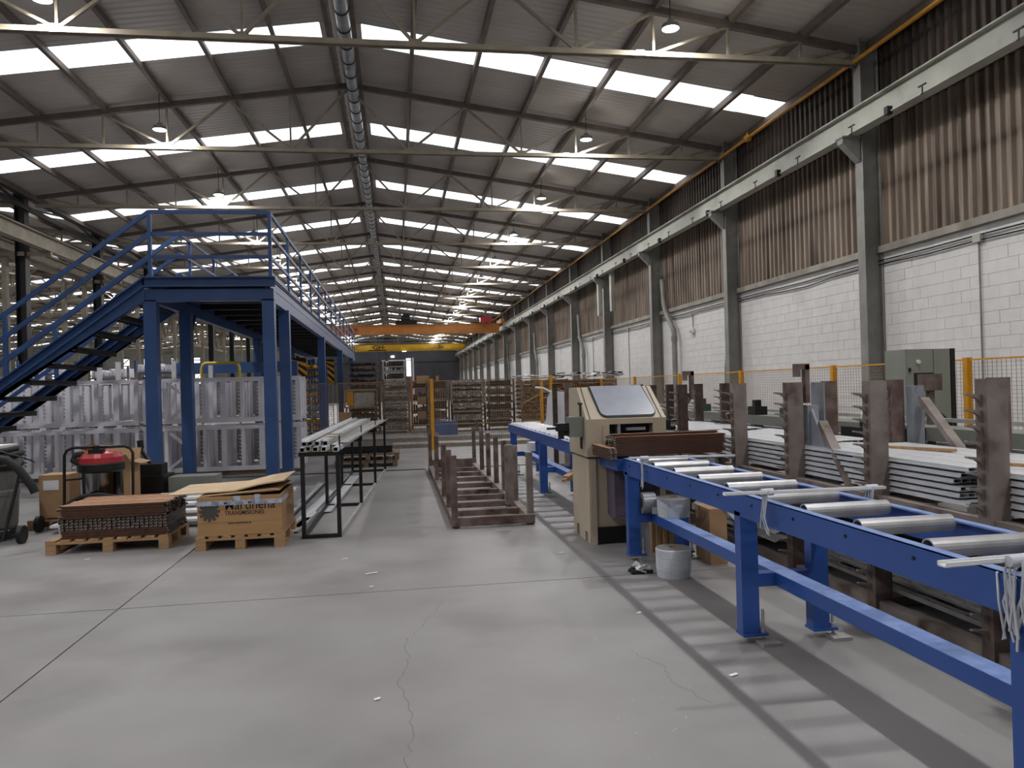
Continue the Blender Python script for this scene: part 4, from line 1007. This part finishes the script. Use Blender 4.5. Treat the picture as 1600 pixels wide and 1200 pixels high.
# lifting hooks, grey braces
def hook(x, y, z, t, s=1):
    part('lifting_hook', MB().box(x-.02,x+.02,y-.03,y+.03,z-.2,z+.12).box(x-.10,x+.02,y-.03,y+.03,z+.08,z+.13).box(x-.10,x-.06,y-.03,y+.03,z+.02,z+.08), M_rust, t)
hook(3.42,5.95,1.6,ca); hook(3.42,8.45,1.6,cc)
part('grey_post', MB().box(3.40,3.50,5.9,5.99,.75,1.38), M_greypost, ca)
part('gusset_plate', MB().prism([(5.9,.75),(5.5,.75),(5.88,1.35)], 3.42,3.44,'x'), M_greypost, ca)
part('diagonal_brace', MB().bar((3.44,5.75,1.24),(3.36,5.2,.74),.07,.05), M_rustg, ca)
part('grey_post', MB().box(4.33,4.44,5.85,5.93,.9,1.52), M_greypost, ca)
part('diagonal_brace', MB().bar((4.4,5.8,1.4),(4.3,5.25,1.0),.07,.05), M_rustg, ca)
part('diagonal_brace', MB().bar((3.42,8.5,1.45),(3.42,9.4,.9),.06,.05), M_rust, cc)
part('flat_panel', MB().box(3.55,3.56,5.9,6.1,1.15,1.57), M_greypost, ca)
part('wire_tie', MB().tube([(3.3,7.0,1.3),(3.2,7.05,1.28),(3.25,7.1,1.2),(3.36,7.05,1.16),(3.3,6.95,1.14)], .006, 5), M_galv, ca)
def wprof(w, h, l):
    mb = MB(); t = .004
    mb.box(-w/2,w/2,0,l,h-t,h).box(-w/2,w/2,0,l,0,t)
    for i in range(4):
        x = -w/2+t/2+(w-t)*i/3; mb.box(x-t/2,x+t/2,0,l,t,h-t)
    mb.box(-w/2-.01,-w/2,0,l,0,.008); return mb
random.seed(42); PG = 'silver profiles layered in the upper stillages'
pm = {l: wprof(.17,.027,l).mesh('aluminium_profile', M_alu) for l in (1.75,1.95,2.1)}
for (ya, grp) in ((.1,0),(2.02,0),(4.12,1),(6.22,2),(8.35,3)):
    nx = 5
    for z in range(6):
        for j in range(nx):
            if z == 5 and grp == 0 and j == 4: continue
            l = random.choice((1.75,1.95,2.1)) if j else 1.95
            y = ya+random.uniform(-.07,.10)+(.0 if z < 5 else .02)
            if ya+2.1 < 8.4 and y+l > ya+2.12: l = 1.75
            o = put('aluminium_profile', pm[l], None, (3.455+j*.178, y, .81+z*.0415))
            lab = {0:'silver profile in the layered stack at the right edge','1':'' ,1:'silver profile in the layered stack behind the second rusty post from the right',2:'silver profile in the layered stack left of the diagonal brace',3:'silver profile in the layered stack just right of the brown strips'}[grp]
            tag(o, lab, 'profile', PG+(', at the right edge',', behind the second post',', left of the brace',', by the brown strips')[grp])
for i, (xa,ya,xb,yb) in enumerate(((3.6,4.2,3.9,3.4),(3.75,5.6,3.95,4.9))):
    single('wooden_batten', MB().bar((xa,ya,1.05),(xb,yb,1.06),.05,.02), M_wood, 'thin brown batten lying on the silver profiles, %s' % ('nearer the camera' if i == 0 else 'farther from the camera'), 'batten')
# lower level contents
for i, (x, y, l, w, z) in enumerate(((3.50,6.5,2.2,.22,.12),(3.74,6.6,2.1,.2,.12),(3.6,6.7,2.0,.2,.155))):
    n = MB(); w2 = w
    pts = [(x-w/2+w*q/8, z+.03*sin(pi*q/8)) for q in range(9)]; pts2 = [(a, b-.006) for a, b in pts[::-1]]
    n.prism(pts+pts2, y, y+l, 'y')
    single('curved_sheet', n, M_alu, 'curved shiny aluminium sheet under the stillage, %s' % ('lying in front','lying behind','lying on top of the others')[i], 'sheet', 'curved sheets under the stillage')
for i in range(7):
    y = 1.4; x = 3.42+i*.125; z = .115+.02*(i%2)
    mb = MB().box(x-.05,x-.03,y,5.9,z,z+.01).box(x+.03,x+.05,y,5.9,z,z+.01).box(x-.055,x-.05,y,5.9,z,z+.03)
    for q in range(26): mb.box(x-.03,x+.03,y+q*.175,y+q*.175+.08,z,z+.01)
    single('perforated_tray', mb, M_alud if i < 3 else M_grey, 'long slotted metal tray on the lower stillage, %s from the aisle' % ORD[i], 'tray', 'slotted trays on the lower stillage')
for i in range(5):
    single('dark_profile', MB().box(3.45+i*.15,3.56+i*.15,2.0+.2*i,6.2,.3,.34).box(3.47+i*.15,3.5+i*.15,2.0+.2*i,6.2,.34,.40), M_dark, 'long dark profile in the lower stillage, %s from the aisle' % ORD[i], 'profile', 'dark profiles in the lower stillage')
# two film-shrouded and extra uprights beside the rear conveyor
ex = thing('profile_stillage', 'dark rusty stillage posts standing behind the rear conveyor', 'stillage', (3.2, 14.2, 0))
upright(ex, 3.0, 14.2, 0, 1.64, w=.08, m_=M_rustd, prongs=False); upright(ex, 3.27, 14.2, 0, 1.66, w=.15, m_=M_rust, prongs=False)
part('diagonal_brace', MB().bar((3.3,14.15,1.5),(3.42,14.0,.7),.08,.06), M_rustg, ex)
part('base_beam', MB().box(2.9,3.5,14.1,14.3,0,.1), M_rust, ex)
for x, y in ((2.9,12.7),(3.05,13.2)): upright(ex, x, y, 0, .72, m_=M_rustg, prongs=False)
single('white_film_sheet', MB().prism([(2.92,.0),(2.92,.92),(2.96,1.35),(3.03,1.52),(3.15,1.5),(3.42,1.46),(3.44,.0)], 14.7, 14.73, 'y').tube([(2.72,14.7,1.58),(2.88,14.7,1.56),(3.02,14.7,1.48)], .025, 6), M_white, 'white plastic sheet draped behind the rear conveyor', 'sheet')
single('tied_bundle', MB().bar((2.15,9.6,.40),(2.75,10.3,.62),.09,.06).bar((2.1,9.55,.38),(2.3,9.75,.44),.05,.03), M_wood, 'short wrapped wooden bundle wedged across the rear conveyor frame', 'bundle')
for i, (x, y) in enumerate(((2.75,15.6),(3.25,15.9))):
    carton(x,x+.38,y,y+.35,0,.42,'pale blue printed carton beyond the rear conveyor, %s' % ('left one','right one')[i], m_=M_wfilm, flaps=False)

# ================================================================ MACHINE LINE AND CABINET BY THE WALL
ml = thing('profile_machine_bed', 'long grey machine bed on legs in front of the wire fence', 'machine', (5.6, 11, 0))
part('bed', MB().box(5.4,5.75,4.5,17.5,.93,1.07), M_grey, ml); part('upper_rail', MB().box(5.8,5.86,4.5,17.5,1.10,1.14), M_alud, ml)
for i in range(9): part('leg', MB().box(5.45,5.6,5+i*1.5,5.12+i*1.5,0,.93), M_grey, ml)
part('lower_bed', MB().box(5.9,6.3,4.5,17.5,.78,.86), M_alud, ml)
for i, y in enumerate((7.9,9.9,10.9,13.0)):
    part('clamp_unit', MB().box(5.42,5.62,y,y+.25,1.07,1.2).box(5.45,5.55,y+.05,y+.15,1.0,1.3), M_shelf if i%2 else M_black, ml)
cr_ = thing('motor_carriage', 'black motor carriage with looped cables on the machine bed', 'machine', (5.4, 7.6, 1.0))
part('housing', MB().box(4.95,5.4,7.1,7.9,.86,1.06).box(5.05,5.3,7.3,7.7,1.06,1.16), M_black, cr_)
for i in range(3): part('cylinder', MB().cyl((4.9,7.15+i*.25,.9),(5.35,7.15+i*.25,.9),.05,12), M_galv if i%2 else M_dark, cr_)
part('cable_loop', MB().tube([(5.1+.16*cos(a*pi/10),7.5,1.14+.18*sin(a*pi/10)) for a in range(11)], .012, 6).tube([(5.1+.12*cos(a*pi/10),7.45,1.12+.14*sin(a*pi/10)) for a in range(11)], .012, 6), M_galv, cr_)
part('column_block', MB().box(5.2,5.34,7.4,7.6,1.04,1.24), M_black, cr_)
cb_ = thing('control_cabinet', 'grey electrical control cabinet standing by the wire fence', 'cabinet', (6.7, 8.8, 0))
part('body', MB().box(6.36,6.98,8.7,9.1,.92,1.94), M_cab, cb_); part('door', MB().box(6.37,6.73,8.685,8.7,.93,1.93), M_cab, cb_); part('door', MB().box(6.745,6.97,8.685,8.7,.93,1.93), M_cab, cb_)
part('side_panel', MB().box(6.98,7.04,8.68,9.12,.6,1.94), M_black, cb_)
part('knob', MB().cyl((6.52,8.685,1.78),(6.52,8.66,1.78),.025,12), M_white, cb_); part('latch', MB().cbox((6.40,8.68,1.68),(.03,.02,.05)), M_black, cb_)
part('screen', MB().box(6.46,6.72,8.672,8.685,1.46,1.64), M_black, cb_); part('stand', MB().box(6.5,6.9,8.75,9.05,0,.92), M_dark, cb_)
for i in range(3): part('hose', MB().tube([(6.60+.05*i,8.66,1.12-.03*i),(6.75+.05*i,8.6,1.12-.05*i),(6.85+.04*i,8.55,1.0-.05*i),(6.88+.03*i,8.55,.8),(6.86,8.6,.55)], .02, 8), M_black, cb_)
pc = thing('pendant_box', 'small dark control box on a rusty post in front of the cabinet', 'box', (5.75, 7.4, 0))
part('box', MB().box(5.62,5.84,7.4,7.5,1.44,1.62), M_rust, pc); part('post', MB().box(5.7,5.76,7.42,7.48,0,1.44), M_rust, pc)

# ================================================================ WIRE FENCES
def fence_panel(p, q, z0, z1, label, grp, dx=.055, dz=.055, m_=M_wire, frame=M_wire, wt=.0065):
    p = Vector((p[0],p[1],0)); q = Vector((q[0],q[1],0)); L_ = (q-p).length; d = (q-p)/L_
    t = thing('mesh_fence', label, 'fence', ((p+q)/2+Vector((0,0,z0)))[:], grp)
    mb = MB(); n = int(L_/dx)
    for i in range(1, n):
        a = p+d*(L_*i/n); mb.bar(a+Vector((0,0,z0)), a+Vector((0,0,z1)), wt, wt, (1,0,0))
    k = int((z1-z0)/dz)
    for i in range(1, k): z = z0+(z1-z0)*i/k; mb.bar(p+Vector((0,0,z)), q+Vector((0,0,z)), wt)
    part('wire_mesh', mb, m_, t, kind='stuff')
    for z in (z0, z1, (z0+z1)/2-.3): part('frame_bar', MB().bar(p+Vector((0,0,z)), q+Vector((0,0,z)), .018 if z != z1 else .022), frame, t)
    for a in (p, q): part('frame_side', MB().bar(a+Vector((0,0,z0)), a+Vector((0,0,z1)), .018, .018, (1,0,0)), frame, t)
    return t
def fpost(x, y, z, label, grp):
    t = thing('fence_post', label, 'fence post', (x,y,0), grp)
    part('tube', MB().box(x-.04,x+.04,y-.04,y+.04,0,z), M_yell, t); part('foot_plate', MB().box(x-.08,x+.08,y-.08,y+.08,0,.01), M_yell, t)
FY = 20.1
px_ = (-2.85,-1.55 ,.94,4.15)
for i in range(3):
    fence_panel((px_[i]+.05,FY),(px_[i+1]-.05,FY),.12,1.82,'wire mesh fence panel across the aisle, %s' % ('beside the mezzanine','between the trestle and the yellow post','right of the yellow post')[i],'mesh panels across the aisle')
fpost(.94,FY,1.88,'yellow fence post standing in the middle of the aisle','yellow posts of the aisle fence')
fpost(4.15,FY,1.9,'yellow fence post behind the left side of the saw','yellow posts of the aisle fence')
fpost(-2.85,FY,1.85,'yellow fence post under the mezzanine','yellow posts of the aisle fence')
fpost(4.0,FY+.6,1.75,'thin yellow gate post just behind the aisle fence by the white sheet','yellow gate posts')
RX = 7.6; rys = [6.0,9.15,12.3,15.9,19.6,23.5,27.5]
for i in range(6):
    fence_panel((RX,rys[i]+.05),(RX,rys[i+1]-.05),.15,1.8,'wire mesh fence panel along the white wall, %s from the right edge' % ORD[i],'mesh panels along the wall',dx=.075,dz=.05, frame=M_yell, wt=.004)
for i in range(1,7): fpost(RX,rys[i],1.83,'yellow fence post along the white wall, %s from the right edge' % ORD[i-1],'yellow posts along the wall')
# ================================================================ FAR STACKS BEYOND THE FENCE
for i, (y, h) in enumerate(((21.1,.10),(23.6,.12))):
    t = thing('floor_beam', 'long grey steel beam lying across the aisle floor, %s' % ('nearer one' if i == 0 else 'farther one'), 'beam', (1, y, 0))
    part('beam', MB().box(-4.5,6,y,y+.14,0,h).box(-4.5,6,y-.05,y+.19,h-.012,h), M_alud, t)
sl = thing('floor_strip', 'thin dark steel strip lying across the aisle floor by the trestle end', 'strip', (0,15.3,0))
part('strip', MB().box(-4.6,.55,15.28,15.34,0,.012).box(1.6,3.0,15.28,15.34,0,.012), M_dark, sl)
def shelf_stack(x0, x1, y0, y1, z1, label, n, frame, fill, fmat=M_alu, seed=1, posts=.06, zmin=.12, objs='tray', cat='stack', comb=False, slab=True):
    """a stack of stillages: posts, level beams and their contents"""
    random.seed(seed)
    t = thing(objs, label, cat, ((x0+x1)/2,(y0+y1)/2,0))
    for x in (x0, x1-posts):
        for y in (y0, y1-posts): part('post', MB().box(x,x+posts,y,y+posts,0,z1), frame, t)
    for i in range(n):
        z = zmin+(z1-zmin)*i/n; h = (z1-zmin)/n
        part('level_beam', MB().box(x0+posts,x1-posts,y0,y0+posts,z,z+min(.05,h*.3)), frame, t)
        mb = MB(); m_ = int((x1-x0-.2)/.085); r = random.random()
        top = z+min(.05,h*.3)
        if slab: mb.box(x0+.07,x1-.07,y0+.08,y1-.08,top,top+h*.12)
        for q in range(m_):
            hh = h*(.25+.35*random.random()) if not comb else h*.55
            xx = x0+.1+q*(x1-x0-.2)/m_; mb.box(xx,xx+.06,y0+random.uniform(-.04,.06),y1-.1,top+h*.12,top+h*.12+hh)
        part('contents', mb, fmat[i % len(fmat)] if isinstance(fmat, (list,tuple)) else fmat, t, kind='stuff')
    return t
M_sil = mat('shiny_profile_ends', '#d9dade', '#4a4b50', .3, .6, 30, .4, .6)
shelf_stack(-.50,.53,28.7,30.5,2.02,'tall stack of shiny silver profile ends beyond the aisle fence',14,M_rust,None,[M_sil,M_sil,M_rustd],2,objs='profile_stack')
shelf_stack(-1.80,-.62,30.0,32.0,2.75,'dark stack of rusty racks at the left beyond the aisle fence',12,M_rust,None,[M_rustd,M_dark],3,objs='rack_stack')
shelf_stack(-.55,.45,34,35,2.9,'pale topped rack standing behind the silver profile stack',10,M_alud,None,[M_alud,M_rustd],4,objs='rack_stack')
rb = shelf_stack(.62,1.75,31.0,32.0,2.15,'orange framed shelf with brown cartons beyond the fence',4,mat('orange_shelf_paint','#c77a3a',rough=.5),None,[M_rustd],5,objs='orange_shelf',cat='shelf')
for i, z in enumerate((.42,1.0,1.85)): carton(.85,1.35,30.7,30.98,z,z+.3,'small brown carton on the orange shelf, %s' % ('lowest','middle','topmost')[i], flaps=False)
shelf_stack(1.15,1.95,28.0,29.5,1.95,'tall narrow rusty rack right of the yellow aisle post',5,M_rust,None,[M_rustd,M_rust],6,objs='rack_stack',comb=True)
for i, z in enumerate((0.12,1.02)):
    shelf_stack(2.02,3.32,28.2,29.6,z+.9,'rusty stillage with a pale frame beyond the fence, %s' % ('lower' if i == 0 else 'upper'),6,M_rustg,None,[M_dark,M_rustd,M_sil],8+i,zmin=z,objs='framed_stillage')
for i, z in enumerate((0.12,1.02)):
    shelf_stack(3.42,4.45,28.4,29.8,z+.9,'rusty comb stillage right of the pale framed one, %s' % ('lower' if i == 0 else 'upper'),3,M_rust,None,[M_dark,M_rust],18+i,zmin=z,objs='comb_stillage',comb=True)
gold = mat('golden_foil_profiles', '#a07238', '#5c3c1e', .5, .1, 12, .4, .6)
gs = shelf_stack(4.55,8.2,27.5,29.5,1.85,'wide stack of golden brown profiles beyond the fence',9,M_rust,None,[gold],30,zmin=.35,objs='profile_stack')
part('load_strap', MB().bar((4.6,27.4,1.0),(5.6,27.4,1.5),.05).bar((5.9,27.4,1.5),(6.9,27.4,1.0),.05), M_wood, gs)
mb = MB(); random.seed(15)
for i in range(60):
    a = Vector((4.4+random.random()*4.2,27.6+random.random()*1.4,1.88+random.random()*.14)); mb.bar(a,a+Vector((random.uniform(-.5,.5),random.uniform(-.3,.3),random.uniform(-.02,.1))),random.uniform(.04,.16),.02)
single('profile_offcuts', mb, M_white, 'loose heap of white offcuts on top of the golden brown stack', 'offcuts', kind='stuff')
mb = MB()
for i in range(20):
    a = Vector((5.4+random.random()*3.2,27.5+random.random()*1.2,1.92+random.random()*.16)); mb.bar(a,a+Vector((random.uniform(-.3,.3),random.uniform(-.3,.3),random.uniform(-.02,.06))),random.uniform(.06,.2),.03)
single('black_offcuts', mb, M_black, 'scattered black offcuts among the white ones on the golden stack', 'offcuts', kind='stuff')
single('blue_skip', MB().prism([(1.35,.12),(1.2,.48),(2.1,.48),(2.1,.0),(1.5,0)], 26.3, 27.2, 'y'), M_navy, 'dark blue metal skip on the floor by the yellow aisle post', 'skip')
bx_ = thing('glass_display_box', 'small framed case with a yellow panel on the dark rack', 'case', (-1.4,29.7,1.0))
part('frame', MB().box(-1.95,-.7,29.6,29.66,.95,1.0).box(-1.95,-.7,29.6,29.66,1.62,1.67).box(-1.95,-1.9,29.6,29.66,.95,1.67).box(-.75,-.7,29.6,29.66,.95,1.67), M_wood, bx_)
part('stand', MB().box(-1.9,-1.84,29.6,29.66,0,.95).box(-.81,-.75,29.6,29.66,0,.95), M_rust, bx_)
part('yellow_panel', MB().box(-1.85,-1.6,29.62,29.64,1.05,1.6), M_yell, bx_); part('pale_panel', MB().box(-1.58,-.8,29.62,29.64,1.0,1.55), M_alud, bx_)
carton(-2.0,-1.6,27.5,27.9,.45,.85,'brown carton on a stand left of the silver profile stack', flaps=False)
single('carton_stand', MB().box(-2.2,-1.2,27.4,28.0,.41,.45).box(-2.2,-2.14,27.4,27.5,0,.41).box(-1.26,-1.2,27.4,27.5,0,.41).box(-2.2,-2.14,27.9,28,0,.41).box(-1.26,-1.2,27.9,28,0,.41), M_rust, 'small dark stand under the brown carton', 'stand')
# hazard striped columns and shelving seen under the mezzanine
def hazard(x0, x1, y, z0, z1, label):
    t = thing('hazard_panel', label, 'panel', ((x0+x1)/2,y,z0), 'yellow and black striped panels')
    part('panel', MB().box(x0,x1,y,y+.03,z0,z1), M_stripeK, t)
    w = x1-x0; n = int((z1-z0)/.24)+2
    for i in range(n):
        z = z0-w*.9+i*.26; pts = []
        a = max(z0, z); 
        quad = [(x0, z+w*.9+.0),(x0, z+w*.9+.13),(x1, z+.13),(x1, z)]
        quad = [(u, min(max(v_, z0), z1)) for u, v_ in quad]
        if max(v_ for u, v_ in quad)-min(v_ for u, v_ in quad) > .03:
            part('stripe', MB()._add([(u, y-.004, v_) for u, v_ in quad], [(0,1,2,3)]), M_stripeY, t)
hazard(-3.35,-2.75,24.5,1.9,2.7,'yellow and black striped panel under the mezzanine, left one')
hazard(-3.0,-2.4,31.0,1.9,2.9,'yellow and black striped panel under the mezzanine, right one')
shelf_stack(-3.1,-2.25,25.0,26.2,2.5,'tall shelving of pale and yellow trays under the mezzanine',11,M_navy,None,[M_alud,M_cardw,M_yell,M_alud],40,objs='shelving',cat='shelving')
ty = thing('yellow_column', 'orange-yellow steel column under the mezzanine by the black trestle', 'column', (-2.95,20.6,0))
part('shaft', MB().box(-3.1,-2.95,20.5,20.7,0,1.75).box(-3.1,-1.6,20.5,20.6,0,.14), M_yell, ty)
for i in range(5):
    x = -2.85+i*.15; single('hanging_profile', MB().box(x-.02,x+.02,21.0,21.04,.3,1.6), M_sil, 'shiny upright profile under the mezzanine, %s from the left' % ORD[i], 'profile', 'upright profiles under the mezzanine')
# uprights of side-bay clutter
random.seed(8)
for i in range(9):
    x = -7.2-i*1.4; y = 24+random.random()*6
    shelf_stack(x-.9,x+.3,y,y+1.2,1.9+random.random()*.9,'stack of grey racks in the side bay behind the stillages, %s from the right' % ORD[i],6,M_rustg if i%2 else M_navy,None,[M_alud,M_rustg,M_white_steel],50+i,objs='rack_stack')

# floor scraps
random.seed(12)
for i, (x, y, r) in enumerate(((-.55,7.4,.06),(-.30,6.75,.10),(-.25,6.3,.03),(-3.1,8.1,.05),(-.15,4.0,.03),(1.75,3.9,.05),(1.62,5.1,.03),(1.5,7.1,.05))):
    single('paper_scrap', MB().bar((x,y,.004),(x+r,y+r*.3,.007),.022,.003), M_white, 'tiny white scrap lying on the concrete floor of the aisle', 'scrap', 'white scraps on the floor')
mb = MB()
for i in range(160):
    x = random.uniform(1.0,2.6); y = random.uniform(2.4,6.6); s = random.uniform(.002,.005); mb.box(x,x+s,y,y+s,0,.002)
single('aluminium_swarf', mb, M_alu, 'bright specks of swarf scattered under the front conveyor', 'swarf', kind='stuff')
